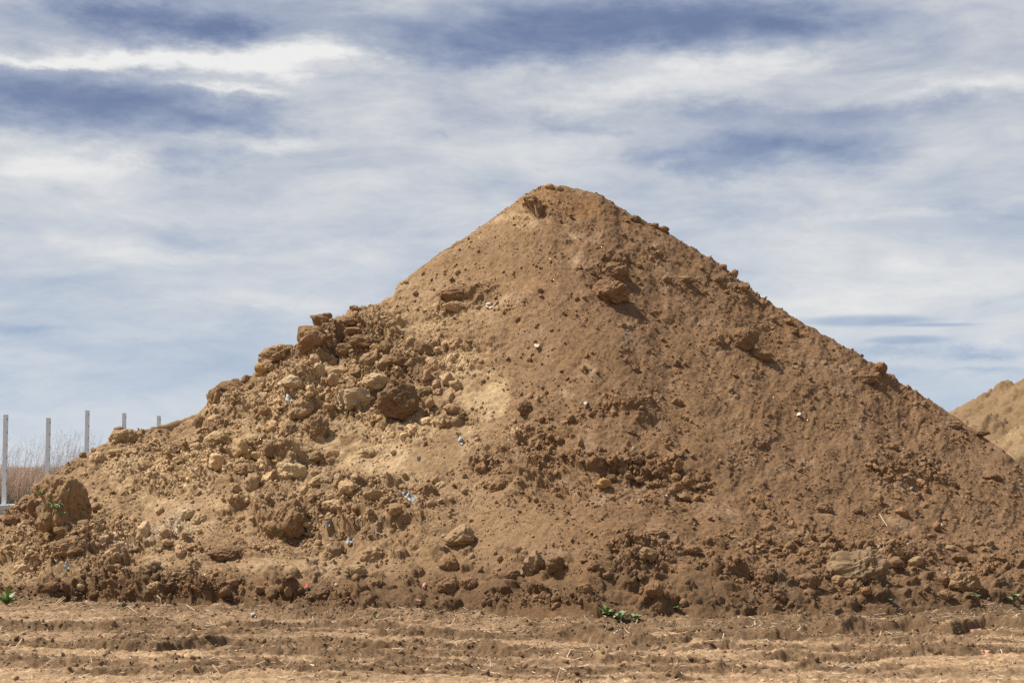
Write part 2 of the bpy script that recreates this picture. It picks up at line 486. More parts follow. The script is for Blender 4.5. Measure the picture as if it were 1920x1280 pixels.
dark_g = np.where((GX[..., None] > 1.6) & (GX[..., None] < 9), np.clip(dark_g + .7 * np.exp(-((GY[..., None] - ft[..., None] + .35) / .4) ** 2), 0, 1), dark_g)  # right foot strip darkened further, shade included in the colour
GC = GC * (1 - .85 * dark_g) + DARK * .85 * dark_g
GC *= (1 + .28 * gval[..., None]) * (1 + .22 * fbm(GX * .5, GY * .9, .04, 3, 370, .7)[..., None])
GC = np.clip(GC, .02, .7)
GYd = GY + near * .007 * fbm(GX, GZ * 7 + GY * 1.5, .10, 3, 290)
GP = np.stack([GX, GYd, GZ], -1)
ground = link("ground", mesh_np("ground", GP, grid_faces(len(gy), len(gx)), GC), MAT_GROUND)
tag(ground, kind="structure")


# ------------------------------------------------------------------ clod shapes
def ico(sub):
    import bmesh
    bm = bmesh.new(); bmesh.ops.create_icosphere(bm, subdivisions=sub, radius=1)
    V = np.array([v.co[:] for v in bm.verts]); Fc = np.array([[v.index for v in f.verts] for f in bm.faces])
    bm.free(); return V, Fc


ICO = {k: ico(k) for k in (1, 2, 3, 4, 5, 6)}


def n3(V, f, seed):
    """cheap 3-D noise from three planes"""
    return (pnoise(V[:, 0] * f + 3.1, V[:, 1] * f + V[:, 2] * f * .31, seed) + pnoise(V[:, 1] * f, V[:, 2] * f + V[:, 0] * f * .27 + 7, seed + 1)
            + pnoise(V[:, 2] * f + 11, V[:, 0] * f + V[:, 1] * f * .29, seed + 2)) / 1.7


def clod_shape(sub, seed, angular=0.6, rough_=1.0, planes=12):
    V, Fc = ICO[sub]; V = V.copy()
    r = np.random.default_rng(seed)
    nrm = r.normal(size=(planes, 3)); nrm /= np.linalg.norm(nrm, axis=1, keepdims=True)
    dist = r.uniform(0.5, 1.0, planes)
    W = V + 0.12 * rough_ * np.stack([n3(V, 1.7, seed + 5), n3(V, 1.7, seed + 8), n3(V, 1.7, seed + 13)], 1)
    W /= np.linalg.norm(W, axis=1, keepdims=True)
    dots = W @ nrm.T
    cut = np.where(dots > 0.05, dist / np.maximum(dots, 0.05), 9)
    p_ = 26
    rad = (np.sum(np.minimum(cut, 9) ** -p_, 1) + 1.15 ** -p_) ** (-1 / p_)
    rad = angular * rad + (1 - angular) * 0.95
    if sub >= 3:
        rad += rough_ * (0.13 * n3(V, 1.9, seed + 20) + 0.075 * n3(V, 4.1, seed + 23))
    if sub >= 4:
        ln = n3(V, 9, seed + 26)
        rad += rough_ * (0.042 * ln - 0.03 * np.abs(n3(V, 7, seed + 27)) + 0.020 * n3(V, 18, seed + 29)) - rough_ * 0.05 * np.exp(-(n3(V, 2.4, seed + 33) / .05) ** 2)
    if sub >= 5:
        rad += rough_ * 0.012 * n3(V, 36, seed + 36)
    if sub <= 2: rad += rough_ * 0.22 * n3(V, 2.5, seed + 20)
    return V * rad[:, None], Fc


front = nr - 189
Pf, Nf = P[:front], Nn[:front]
PXf, PYf = PX[:front], PY[:front]


def surf(px, py):
    j0, j1 = np.searchsorted(xs, [ray(px, py)[0] * 13.0 - (0.35 if px > 960 else 0.6) - (0 if px > 960 else abs(ray(px, py)[0]) * 8.5),
                                  ray(px, py)[0] * 13.0 + (0.6 if px > 960 else 0.35) + (abs(ray(px, py)[0]) * 8.5 if px > 960 else 0)])
    j0 = max(0, min(j0, nc - 40)); j1 = max(j0 + 30, min(j1, nc))
    a, b = PXf[13:, j0:j1], PYf[13:, j0:j1]
    d2 = (a - px) ** 2 + (b - py) ** 2
    ii, jj = np.nonzero(d2 < d2.min() + 6)
    q = np.argmin(DEP[13:front, j0:j1][ii, jj])
    return int(ii[q]) + 13, int(jj[q]) + j0


TONE = dict(brown=BROWN, tan=TAN, dark=DARK * 1.35, pale=PALE, rust=RUST, mid=(BROWN + TAN) / 2, ochre=np.array([.44, .26, .10]), grey=np.array([.30, .215, .125]))
rc = np.random.default_rng(77)


def rotm(nrm, spin, tilt=0.0):
    z = Vector(nrm).normalized()
    q = z.to_track_quat('Z', 'Y').to_matrix()
    return q @ Matrix.Rotation(spin, 3, 'Z') @ Matrix.Rotation(tilt, 3, 'X')


# (x, y, width, height in photograph pixels, tone, angular, sink, label)
CLODS = [
    (1150, 550, 80, 62, 'brown', .75, .02, "big brown boulder of soil standing out below the peak with a dark underside"),
    (1150, 512, 58, 38, 'brown', .4, .62, "crumbling soil lump sitting right above the big boulder below the peak"),
    (1392, 640, 62, 50, 'brown', .7, .3, "angular brown clod with shaded front on the smooth right flank"),
    (1427, 668, 46, 32, 'brown', .3, .35, "low knobbly clod just downhill right of the angular clod on the right flank"),
    (1344, 642, 34, 40, 'brown', .2, .5, "crumbly cluster lump directly left of the angular clod on the right flank"),
    (605, 600, 46, 42, 'brown', .9, .4, "brown clod poking up highest on the broken left crest"),
    (588, 640, 66, 60, 'brown', .9, .4, "large brown clod overhanging the left crest below the highest poking clod"),
    (615, 640, 44, 44, 'tan', .7, .3, "tan faced clod resting against the large brown clod on the left crest"),
    (528, 666, 84, 54, 'mid', .9, .45, "wide tan grey slab of soil forming a step in the left crest"),
    (488, 694, 24, 30, 'ochre', .5, .3, "small upright ochre clod on the crest left below the wide tan grey slab"),
    (506, 690, 26, 18, 'mid', .4, .35, "small rounded clod tucked under the wide tan grey slab"),
    (436, 728, 74, 36, 'brown', .9, .5, "brown ledge of soil jutting from the lower left crest"),
    (404, 748, 34, 44, 'brown', .9, .5, "upright clod under the left end of the jutting crest ledge"),
    (462, 712, 20, 20, 'dark', .6, .4, "little dark clod at the upper end of the jutting crest ledge"),
    (685, 642, 64, 28, 'dark', .8, .25, "long dark flat slab lying in the dark rubble of the left crest"),
    (652, 658, 48, 28, 'dark', .7, .35, "dark wedge clod just under the left end of the long flat slab"),
    (668, 582, 30, 20, 'brown', .9, .5, "small brown clod perched on the crest right of the dark rubble"),
    (655, 606, 44, 24, 'brown', .8, .3, "brown platy clod on top of the dark crest rubble"),
    (660, 622, 36, 18, 'brown', .8, .3, "thin brown plate under the platy clod of the dark crest rubble"),
    (792, 655, 34, 34, 'dark', .9, .25, "dark angular clod alone at the right edge of the rubble on tan sand"),
    (697, 677, 44, 44, 'brown', .8, .25, "upright brown clod in the middle of the rubble below the flat slab"),
    (665, 700, 34, 26, 'brown', .5, .35, "brown clod at the lower left of the upright rubble clod"),
    (748, 678, 60, 24, 'brown', .5, .4, "low brown clod right of the upright rubble clod"),
    (725, 652, 30, 26, 'dark', .6, .3, "dark blocky clod at the right end of the long flat slab"),
    (662, 752, 72, 60, 'pale', .9, .15, "large pale tan clod with a flat face on the left slope"),
    (702, 716, 62, 34, 'pale', .8, .25, "pale flat topped clod between the rubble and the shaggy dark clod"),
    (742, 750, 84, 70, 'dark', 1., .22, "largest shaggy dark brown clod on the left slope beside the pale flat faced one"),
    (798, 736, 26, 22, 'dark', .4, .35, "small dark clod touching the right side of the shaggy dark clod"),
    (548, 718, 56, 32, 'pale', .6, .45, "pale smooth stone like clod low under the left crest steps"),
    (600, 695, 26, 30, 'tan', .6, .3, "upright tan clod on the slope under the large overhanging crest clod"),
    (562, 768, 52, 46, 'tan', .4, .4, "round tan clod with a white shard at its upper left"),
    (495, 748, 28, 26, 'pale', .5, .3, "pale knob of soil sitting on a brown clod left of the white shard"),
    (495, 768, 28, 20, 'brown', .5, .3, "brown clod carrying the pale knob on the left slope"),
    (596, 806, 50, 62, 'brown', .4, .45, "broad brown clod embedded in tan soil below the round tan clod"),
    (542, 808, 40, 42, 'dark', .5, .35, "dark rugged clod left of the broad embedded brown clod"),
    (508, 842, 40, 34, 'brown', .6, .35, "brown clod above a dark crack on the left slope"),
    (457, 880, 44, 28, 'brown', .5, .35, "brown clod on bare tan soil left of the dark crack"),
    (412, 824, 62, 34, 'tan', .8, .35, "tan slanted slab lying on the lower left slope"),
    (370, 836, 20, 14, 'pale', .4, .3, "small pale clod at the left foot of the tan slanted slab"),
    (402, 788, 26, 22, 'tan', .4, .3, "rounded tan clod right below the lower left crest"),
    (375, 790, 26, 26, 'brown', .4, .4, "brown lump left of the rounded tan clod below the crest"),
    (236, 822, 62, 42, 'tan', .5, .4, "large tan layered clod on the far left crest in front of the fourth post"),
    (222, 806, 20, 14, 'dark', .5, .3, "small dark clod on top of the large layered clod by the fourth post"),
    (183, 860, 32, 30, 'tan', .5, .4, "tan clod on the crest downhill left of the large layered clod"),
    (156, 855, 16, 16, 'dark', .8, .45, "small dark clod on the crest just left of the third fence post"),
    (215, 847, 30, 14, 'tan', .4, .4, "flat tan clod below the large layered clod on the left crest"),
    (234, 925, 24, 18, 'mid', .6, .3, "lone smooth tan clod right of the upright block"),
    (353, 962, 26, 24, 'pale', .4, .35, "pale round clod beside the whitish soil streak"),
    (374, 976, 32, 28, 'tan', .4, .35, "tan round clod right of the pale one by the whitish streak"),
    (299, 958, 16, 22, 'pale', .6, .3, "whitish upright stone in the pale soil streak"),
    (133, 1024, 64, 44, 'brown', .7, .4, "broad brown slab split along its lower edge at the lower left"),
    (82, 984, 34, 24, 'brown', .6, .3, "brown clod broken off at the left foot of the sod block"),
    (118, 992, 36, 22, 'brown', .7, .35, "crumbled brown clod directly in front of the sod block"),
    (158, 984, 26, 20, 'dark', .7, .3, "dark clod in the crack at the right foot of the sod block"),
    (62, 950, 26, 30, 'brown', .6, .35, "brown clod leaning on the left side of the sod block"),
    (182, 952, 24, 18, 'brown', .6, .35, "brown clod a little right of the sod block"),
    (20, 975, 30, 20, 'brown', .6, .35, "brown clod on the leftmost edge of the mound near the white kerb"),
    (540, 982, 86, 92, 'brown', .45, .4, "biggest brown lump in the lower left slope with a sprout on its side"),
    (625, 1040, 40, 56, 'brown', .5, .35, "brown clod with a straw across it below the white plastic bits"),
    (668, 1070, 42, 30, 'tan', .5, .3, "tan rounded clod with grass at its left near the foot"),
    (700, 1042, 50, 36, 'mid', .3, .5, "half buried tan clod above the rounded one near the foot"),
    (630, 950, 52, 30, 'tan', .7, .45, "pale tan slab in the middle of the lower left slope"),
    (545, 880, 64, 40, 'pale', .8, .5, "pale pointed slab embedded above the biggest brown lump"),
    (600, 902, 44, 26, 'tan', .7, .45, "tan slab right of the pale pointed slab"),
    (690, 852, 54, 34, 'tan', .5, .45, "tan lumpy clod in the middle of the tan slope"),
    (625, 850, 30, 18, 'tan', .6, .35, "small tan slab left of the tan lumpy clod"),
    (800, 922, 42, 40, 'brown', .3, .05, "round brown clod right beside the white plastic scrap"),
    (826, 912, 20, 20, 'pale', .2, .3, "pale little ball of soil at the right of the round brown clod"),
    (808, 944, 18, 14, 'grey', .3, .3, "small greyish clod under the round brown clod"),
    (905, 878, 28, 38, 'brown', .9, .25, "leaning brown plate casting a dark shadow on the centre slope"),
    (938, 914, 40, 40, 'brown', .3, .4, "round dull brown clod right of the leaning plate"),
    (862, 1010, 60, 54, 'mid', .95, .1, "faceted light brown boulder on the lower centre slope"),
    (842, 1058, 38, 44, 'brown', .6, .3, "brown clod leaning under the faceted light brown boulder"),
    (843, 1100, 44, 36, 'brown', .3, .3, "brown crumbly ball near the foot below the leaning clod"),
    (878, 1096, 36, 34, 'brown', .3, .45, "crumbly clod touching the right of the brown ball at the foot"),
    (708, 1093, 28, 18, 'brown', .3, .3, "smooth small brown clod in a dark hollow at the foot"),
    (1000, 1062, 58, 60, 'grey', .95, .05, "sharp edged grey brown boulder standing near the foot in the centre"),
    (963, 1078, 28, 20, 'brown', .4, .3, "small clod at the left foot of the sharp edged boulder"),
    (1040, 1058, 38, 34, 'brown', .4, .4, "dark brown clod behind the right side of the sharp edged boulder"),
    (1112, 1062, 24, 22, 'brown', .5, .3, "small brown clod right of the sharp edged boulder"),
    (1098, 1104, 28, 24, 'brown', .3, .35, "round clod low at the foot right of centre"),
    (1215, 1036, 32, 26, 'mid', .5, .35, "light crumbly clod on the lower slope right of centre"),
    (1225, 1106, 36, 34, 'brown', .5, .3, "rounded clod with a pale chip on top near the foot right of centre"),
    (1230, 1000, 46, 22, 'brown', .3, .4, "overhanging lip of soil on the lower slope right of centre"),
    (1295, 1032, 40, 24, 'brown', .2, .25, "oval smooth clod lying on the lower right slope"),
    (1545, 955, 36, 28, 'brown', .2, .25, "lone round smooth brown clod on the right slope"),
    (1130, 908, 32, 24, 'ochre', .8, .25, "ochre blocky clod in the crumb band at the centre"),
    (1147, 898, 22, 18, 'dark', .5, .3, "brown clod above right of the ochre blocky clod"),
    (1268, 897, 24, 22, 'brown', .2, .3, "roundest clod in the band of crumbs right of centre"),
    (985, 765, 36, 32, 'dark', .5, .35, "dark clod at the upper left end of the crumb band"),
    (1270, 755, 24, 18, 'brown', .4, .35, "lone small clod on the smooth slope right of centre"),
    (1613, 1070, 122, 82, 'grey', .95, .08, "largest angular slab with pale streaks at the right foot"),
    (1600, 1104, 42, 38, 'brown', .4, .2, "smooth wedge clod leaning on the front of the largest angular slab"),
    (1570, 1090, 34, 26, 'mid', .4, .3, "rounded clod under the left corner of the largest angular slab"),
    (1512, 1092, 52, 34, 'brown', .4, .3, "round backed clod left of the largest angular slab"),
    (1516, 1112, 28, 18, 'brown', .3, .4, "half buried clod in front of the round backed one"),
    (1624, 1108, 20, 14, 'rust', .2, .2, "tiny rounded clod at the front of the largest angular slab"),
    (1463, 1118, 34, 34, 'brown', .5, .35, "upright crumbly clod at the foot left of the slab group"),
    (1548, 1028, 26, 22, 'mid', .6, .3, "blocky light clod above the left shoulder of the largest slab"),
    (1560, 1044, 20, 20, 'brown', .3, .3, "round clod touching the upper left of the largest slab"),
    (1653, 1040, 18, 26, 'mid', .7, .3, "upright clod at the upper right of the largest slab"),
    (1677, 1036, 34, 22, 'mid', .6, .3, "flat topped clod in the pile right of the largest slab"),
    (1680, 1056, 42, 26, 'brown', .7, .3, "wedge clod under the flat topped one in the right pile"),
    (1717, 1053, 30, 22, 'tan', .8, .3, "light triangular clod alone right of the slab group"),
    (1782, 1027, 22, 12, 'tan', .2, .25, "flat pebble like clod high right of the triangular clod"),
    (1800, 1048, 34, 30, 'brown', .6, .35, "rugged clod below the pebble like one on the far right"),
    (1808, 1092, 64, 42, 'mid', .35, .08, "large smooth rounded boulder of soil at the far right foot"),
    (1770, 1090, 26, 30, 'brown', .3, .45, "clod half hidden behind the left of the large rounded boulder"),
    (1772, 1115, 36, 20, 'mid', .3, .4, "low clod in front of the left of the large rounded boulder"),
    (1287, 524, 38, 16, 'mid', .8, .25, "flat light plate sticking out of the upper right flank"),
    (856, 575, 52, 20, 'tan', .7, .3, "flat pale slab on the upper edge of the tan sand"),
    (860, 555, 76, 30, 'brown', .4, .5, "long brown swell of soil just above the flat pale slab"),
    (1245, 430, 24, 18, 'rust', .7, .5, "reddish round clod on the right crest below the peak"),
    (1228, 424, 20, 12, 'brown', .7, .55, "small dark clod left of the reddish one on the right crest"),
    (1030, 350, 18, 14, 'ochre', .6, .5, "left of two rounded ochre clods on the very top"),
    (1048, 354, 18, 14, 'tan', .6, .5, "right of two rounded ochre clods on the very top"),
    (992, 384, 26, 14, 'brown', .8, .6, "brown lump just left below the top"),
    (1190, 412, 24, 18, 'dark', .5, .4, "dark little overhang on the right crest above the reddish clod"),
    (1356, 501, 18, 14, 'brown', .7, .5, "grey brown clod on the right crest halfway down the upper flank"),
    (1378, 513, 14, 18, 'mid', .7, .5, "upright pale clod on the right crest"),
    (1394, 540, 28, 24, 'brown', .8, .55, "rugged clod at the bend of the right crest"),
    (1345, 525, 20, 20, 'brown', .5, .4, "clod inside the slope left of the rugged crest bend clod"),
    (1620, 708, 62, 34, 'brown', .8, .55, "dark ragged overhanging clod near the lower right crest"),
    (1652, 692, 26, 26, 'rust', .4, .35, "reddish brown clod on the lower right crest above the ragged one"),
    (1478, 604, 24, 16, 'rust', .4, .4, "orange tinted clod near the right crest"),
    (1787, 797, 34, 16, 'dark', .6, .35, "pale topped ledge clod near the far right crest"),
    (1842, 812, 30, 12, 'dark', .6, .35, "dark narrow ledge farthest down the right crest"),
    (1672, 838, 28, 20, 'brown', .4, .3, "blunt clod topping the crumb patch on the right slope"),
    (1865, 895, 28, 20, 'dark', .5, .4, "dark broken clod near the right edge of the picture"),
    (430, 1040, 78, 34, 'dark', .4, .4, "dark ragged clod overhanging a hollow at the lower left"),
    (340, 1080, 70, 40, 'brown', .5, .4, "broad brown clod with a cracked dark base at the left foot"),
    (288, 1100, 30, 22, 'tan', .4, .35, "yellowish crumbly clod in the dark soil at the left foot"),
    (152, 1102, 20, 16, 'tan', .6, .35, "small yellowish clod left of the larger yellowish one"),
    (98, 1100, 30, 22, 'brown', .3, .4, "rounded brown clod at the foot near the green weed"),
    (600, 1115, 50, 34, 'dark', .4, .4, "dark crumbly clod right of the red scrap"),
]


def add_clod(px, py, w, h, tone, ang, sink, label, seed, group=None, mesh=None, sub=None):
    i, j = surf(px, py)
    p = Pf[i, j]; n = Nf[i, j] * 0.75 + Nb[i, j] * 0.6
    n = n / np.linalg.norm(n)
    m = p[1] / F
    rx, rz = w * m / 2, h * m / 2
    ryy = (rx + rz) / 2 * 0.95
    rx *= 1.06; rz *= 1.06
    if mesh is None:
        if sub is None: sub = 6 if max(w, h) > 58 else (5 if max(w, h) > 26 else 4)
        V, Fc = clod_shape(sub, seed, ang, 1.05 if ang > .5 else 1.35)
        r = np.random.default_rng(seed + 1)
        a = r.uniform(0, 6.28); R = np.array(Matrix.Rotation(a, 3, 'Y') @ Matrix.Rotation(a * 1.7, 3, 'X'))
        V = V @ R.T
        V = V / np.abs(V).max(0)
        V = V * np.array([rx, ryy, rz])
        mesh = mesh_np("soil_clod", V, Fc)
    # centre in line with what the photograph shows, seated in the slope
    dx, dy, dz = ray(px, py)
    k = (p[1] + ryy * (sink * 1.6 - (0.5 if py > 760 or px > 900 else .3))) / dy
    o = link("soil_clod", mesh, MAT_CLOD, loc=(dx * k, dy * k, CAMZ + dz * k))
    c = (TONE[tone] * .6 + C[i, j] * .4) * (1 + rc.uniform(-.08, .08)) if isinstance(tone, str) else tone
    o.color = (*np.clip(c, 0.02, .8), 1)
    tag(o, label, "soil clod", group or "soil clods lying on the earth mound")
    return o


for k, c in enumerate(CLODS):
    o_ = add_clod(*c, seed=1000 + 7 * k)
    if c[7].startswith("biggest brown lump"): LUMP = o_

# the upright sod block at the left end
def sod_block():
    V, Fc = ICO[6]
    V = V.copy()
    p_ = 5.0
    rad = (np.abs(V[:, 0]) ** p_ + np.abs(V[:, 1]) ** p_ + np.abs(V[:, 2]) ** p_) ** (-1 / p_)
    W = V * rad[:, None]
    W[:, 0] += 0.0
    # top leans down to the right, back left corner is drawn up to a tooth
    W[:, 2] += 0.28 * np.clip(-W[:, 0] - .45, 0, 1) * (W[:, 2] > 0) * np.clip(W[:, 1] + .6, 0, 1)
    W[:, 0] *= 1 - 0.10 * W[:, 2]
    W[:, 2] -= .45 * np.clip(W[:, 0] + .1, 0, 1) * (W[:, 2] > 0)
    n_ = V / np.linalg.norm(V, axis=1, keepdims=True)
    W += n_ * (0.07 * n3(W, 5., 931) - .06 * np.abs(n3(W * [1, 1, 1.6], 3.3, 935)) + 0.17 * n3(W, 1.2, 900) + 0.12 * n3(W * [1.5, 1.5, .5], 2.4, 905) - .09 * np.exp(-(n3(W * [1.2, 1.2, .5], 1.9, 921) / .07) ** 2) + 0.03 * n3(W, 8, 910) + 0.018 * n3(W, 17, 915) + .01 * n3(W, 34, 917))[:, None]
    i, j = surf(122, 970); p = Pf[i, j]; m = p[1] / F
    W *= np.array([38 * m, 36 * m, 50 * m])
    R = np.array(Matrix.Rotation(math.radians(56), 3, 'Z'))
    W = W @ R.T
    x, y, z = at_depth(122, 943, p[1] + 0.16)
    o = link("sod_block", mesh_np("sod_block", W, Fc), MAT_CLOD, loc=(x, y, z))
    o.color = (.26, .168, .088, 1)
    tag(o, "tall upright block of cut sod with flat sides and green sprouts at the left end", "sod block")
    return o


block = sod_block()

# ---- scattered middle sized clods, each its own object, in the patches the photograph shows
protos = [mesh_np("soil_clod", *clod_shape(4, 500 + 9 * s, 1.0, 1.25 + .1 * (s % 4), 6 + s % 3)) for s in range(14)]
REG = [  # px range, py range, count, size range px, group, label, tone mix
    (1000, 1340, 770, 960, 52, (12, 22), "brown clods of the crumb band right of centre", "small rounded brown clod in the crumb band right of centre"),
    (1380, 1890, 930, 1060, 50, (11, 22), "brown clods strewn over the lower right slope", "small brown clod strewn on the lower right slope"),
    (500, 860, 640, 800, 32, (15, 34), "clods in the rubble of the upper left slope", "small crumbly clod among the rubble of the upper left slope"),
    (400, 860, 800, 960, 36, (13, 34), "clods on the tan middle left slope", "small tan clod on the sandy middle left slope"),
    (20, 620, 960, 1120, 34, (13, 26), "clods on the lower left slope", "small brown clod on the rough lower left slope"),
    (900, 1450, 1050, 1135, 22, (12, 22), "clods along the centre foot of the mound", "small brown clod along the centre foot of the mound"),
    (1060, 1680, 420, 720, 18, (10, 18), "clods on the upper right flank", "small clod on the smooth upper right flank"),
    (1600, 1800, 810, 930, 16, (10, 18), "clods in the crumb patch on the right slope", "small clod in the crumb patch on the right slope"),
]
big = [(c[0], c[1], max(c[2], c[3]) / 2) for c in CLODS] + [(122, 930, 60)]
for (x0, x1, y0, y1, n_, (s0, s1), grp, lab) in REG:
    n = 0; tries = 0
    while n < n_ and tries < 4000:
        tries += 1
        px = rc.uniform(x0, x1); py = rc.uniform(y0, y1)
        if grp.startswith("brown clods of the crumb"):
            if abs((py - 780) - (px - 1000) * 0.42) > 55: continue
        sil = np.interp(px, SIL[:, 0], SIL[:, 1])
        if py < sil + 6 or any((px - b[0]) ** 2 + (py - b[1]) ** 2 < (b[2] + 5) ** 2 for b in big): continue
        i, j = surf(px, py)
        if rough[i, j] < rc.uniform(0.0, .6): continue
        s = s0 + (s1 - s0) * rc.random() ** 2.2
        p = Pf[i, j]; r_ = s * p[1] / F / 2
        o = link("soil_clod", protos[rc.integers(len(protos))], MAT_CLOD)
        o.location = Vector(p + Nb[i, j] * r_ * 0.18)
        o.rotation_euler = tuple(rc.uniform(0, 6.28, 3))
        o.scale = tuple(r_ * rc.uniform(.65, 1.3, 3))
        o.color = (*np.clip(C[i, j] * rc.uniform(.9, 1.2) * (1.12 if x1 <= 860 else 1), .03, .75), 1)
        tag(o, lab, "soil clod", grp)
        big.append((px, py, s / 2)); n += 1


# ---- crumbs: thousands, nobody could count them
def scatter_mesh(pos, nrm, rad, colr, subs=(1, 2), seed=5, flat=(.45, 1.25), sink=.25, shapes=12):
    r = np.random.default_rng(seed)
    VV, FF, CC = [], [], []; off = 0
    for sub, sel in subs:
        idx = np.flatnonzero(sel)
        if len(idx) == 0: continue
        lib = [clod_shape(sub, 700 + 3 * s, 1.0, 1.2, 7) for s in range(shapes)]
        which = r.integers(shapes, size=len(idx))
        for s in range(shapes):
            ii = idx[which == s]
            if len(ii) == 0: continue
            V, Fc = lib[s]
            q = r.normal(size=(len(ii), 4)); q /= np.linalg.norm(q, axis=1, keepdims=True)
            w, x, y, z = q.T
            R = np.stack([1 - 2 * (y * y + z * z), 2 * (x * y - z * w), 2 * (x * z + y * w), 2 * (x * y + z * w), 1 - 2 * (x * x + z * z),
                          2 * (y * z - x * w), 2 * (x * z - y * w), 2 * (y * z + x * w), 1 - 2 * (x * x + y * y)], -1).reshape(-1, 3, 3)
            sc = rad[ii, None] * r.uniform(*flat, (len(ii), 3))
            W = np.einsum('nij,nvj->nvi', R, V[None] * sc[:, None, :])
            W = W + (pos[ii] + nrm[ii] * (rad[ii] * (0.6 - sink))[:, None])[:, None, :]
            VV.append(W.reshape(-1, 3))
            FF.append((Fc[None] + (np.arange(len(ii)) * len(V))[:, None, None] + off).reshape(-1, 3))
            CC.append(np.repeat(colr[ii], len(V), axis=0)); off += len(ii) * len(V)
    return np.concatenate(VV), np.concatenate(FF), np.concatenate(CC)


rs = np.random.default_rng(9)
dens = (0.17 + rough ** 2.2) * (0.15 + np.clip(0.6 + 1.6 * fbm(XX, S, 0.45, 3, 400), 0, 2))[:]
dens[TT < 0.005] = 0; dens[TT > 1.03] = 0
dens *= np.gradient(XX, axis=1) * np.gradient(YY, axis=0)
dens = np.maximum(dens, 0)
pflat = dens.ravel() / dens.sum()
N1 = 64000
idx = rs.choice(nr * nc, N1, p=pflat)
rad = 0.0062 * (rs.random(N1) ** (-1 / 2.2)) * (.60 + .65 * rough.ravel()[idx]); rad = np.where(rad > .036, .02, rad)
pos = P.reshape(-1, 3)[idx] + rs.uniform(-.005, .005, (N1, 3))
colr = C.reshape(-1, 3)[idx] * (1 + rs.uniform(-.15, .22, (N1, 1)) * (.5 + rough.ravel()[idx][:, None]))
pale = rs.random(N1) < 0.008
colr[pale] = PALE * rs.uniform(.8, 1.15, (pale.sum(), 1))
V_, F_, C_ = scatter_mesh(pos, Nb.reshape(-1, 3)[idx], rad, np.clip(colr, .02, .75), [(1, rad < .013), (2, rad >= .013)])
crumbs = link("soil_crumbs", mesh_np("soil_crumbs", V_, F_, C_), MAT_CRUMB)
tag(crumbs, "loose crumbs of soil and fine pebbles scattered all over the earth mound", "crumbs", kind="stuff")

# crumbs on the trodden ground
gs = np.random.default_rng(19)
gd = near * (0.3 + cr + 2.0 * damp_shade_g + 2.2 * np.exp(-((GY - ft + .1) / .3) ** 2)) * (GY < ft + .1) * (GY > 9.2)
gd *= np.gradient(GX, axis=1) * np.gradient(GY, axis=0)
gd = np.maximum(gd, 0)
gi = gs.choice(GX.size, 20000, p=gd.ravel() / gd.sum())
grad = 0.0040 * gs.random(20000) ** (-1 / 2.4); grad = np.where(grad > .024, .008, grad)
gcol = GC.reshape(-1, 3)[gi] * gs.uniform(.95, 1.4, (20000, 1))
V_, F_, C_ = scatter_mesh(GP.reshape(-1, 3)[gi], np.tile([0, 0, 1.], (20000, 1)), grad, np.clip(gcol, .02, .7), [(1, grad < .011), (2, grad >= .011)])
gcr = link("soil_crumbs", mesh_np("soil_crumbs", V_, F_, C_), MAT_CRUMB)
tag(gcr, "loose crumbs of soil lying on the flat trodden ground in front", "crumbs", kind="stuff")


# ------------------------------------------------------------------ ribbons: straw, grass, stalks
def ribbons(base, direc, length, width, bend, side, segs=3, taper=True):
    n = len(base)
    t = np.linspace(0, 1, segs + 1)
    pts = base[:, None] + direc[:, None] * (t[None, :, None] * length[:, None, None]) + bend[:, None] * ((t ** 2)[None, :, None] * length[:, None, None])
    w = width[:, None] * (1 - 0.85 * t[None]) if taper else np.repeat(width[:, None], segs + 1, 1)
    Lp = pts - side[:, None] * w[..., None] / 2; Rp = pts + side[:, None] * w[..., None] / 2
    V = np.stack([Lp, Rp], 2).reshape(-1, 3)
    k = np.arange(segs) * 2
    f = np.stack([k, k + 1, k + 3, k + 2], -1)
    Fc = (f[None] + (np.arange(n) * (segs + 1) * 2)[:, None, None]).reshape(-1, 4)
    return V, Fc


def unit(v): return v / (np.linalg.norm(v, axis=-1, keepdims=True) + 1e-9)


MAT_STRAW = plain_material("dry_straw", (.56, .43, .28), .7, vary=.25, scale=8)
MAT_GRASS = plain_material("dry_grass", (.56, .41, .30), .8, vary=.22, scale=.6)
MAT_GREEN = plain_material("green_leaf", (.135, .20, .06), .5, vary=.3, scale=30, trans=.1)
MAT_GREYGREEN = plain_material("dusty_leaf", (.20, .27, .12), .6, vary=.25, scale=30)
MAT_SCRUB = plain_material("dark_scrub", (.085, .08, .045), .8, vary=.4, scale=3)


def straw(pos, n, seed, lmin, lmax, name, label, lift=.35, mat=MAT_STRAW, w=.0035):
    r = np.random.default_rng(seed)
    a = r.uniform(0, 2 * np.pi, n)
    d = unit(np.stack([np.cos(a) * 1.3, np.sin(a), r.uniform(-.05, lift, n)], -1))
    L_ = r.uniform(lmin, lmax, n) * r.random(n) ** .6
    up = np.tile([0, 0, 1.], (n, 1))
    side = unit(np.cross(d, up) + r.normal(size=(n, 3)) * .5)
    bend = r.normal(size=(n, 3)) * .18
    V, Fc = ribbons(pos + [0, 0, .004], d, L_, np.full(n, w) * r.uniform(.6, 1.5, n), bend, side, 3, False)
    o = link(name, mesh_np(name, V, Fc), mat)
    tag(o, label, "straw", kind="stuff")


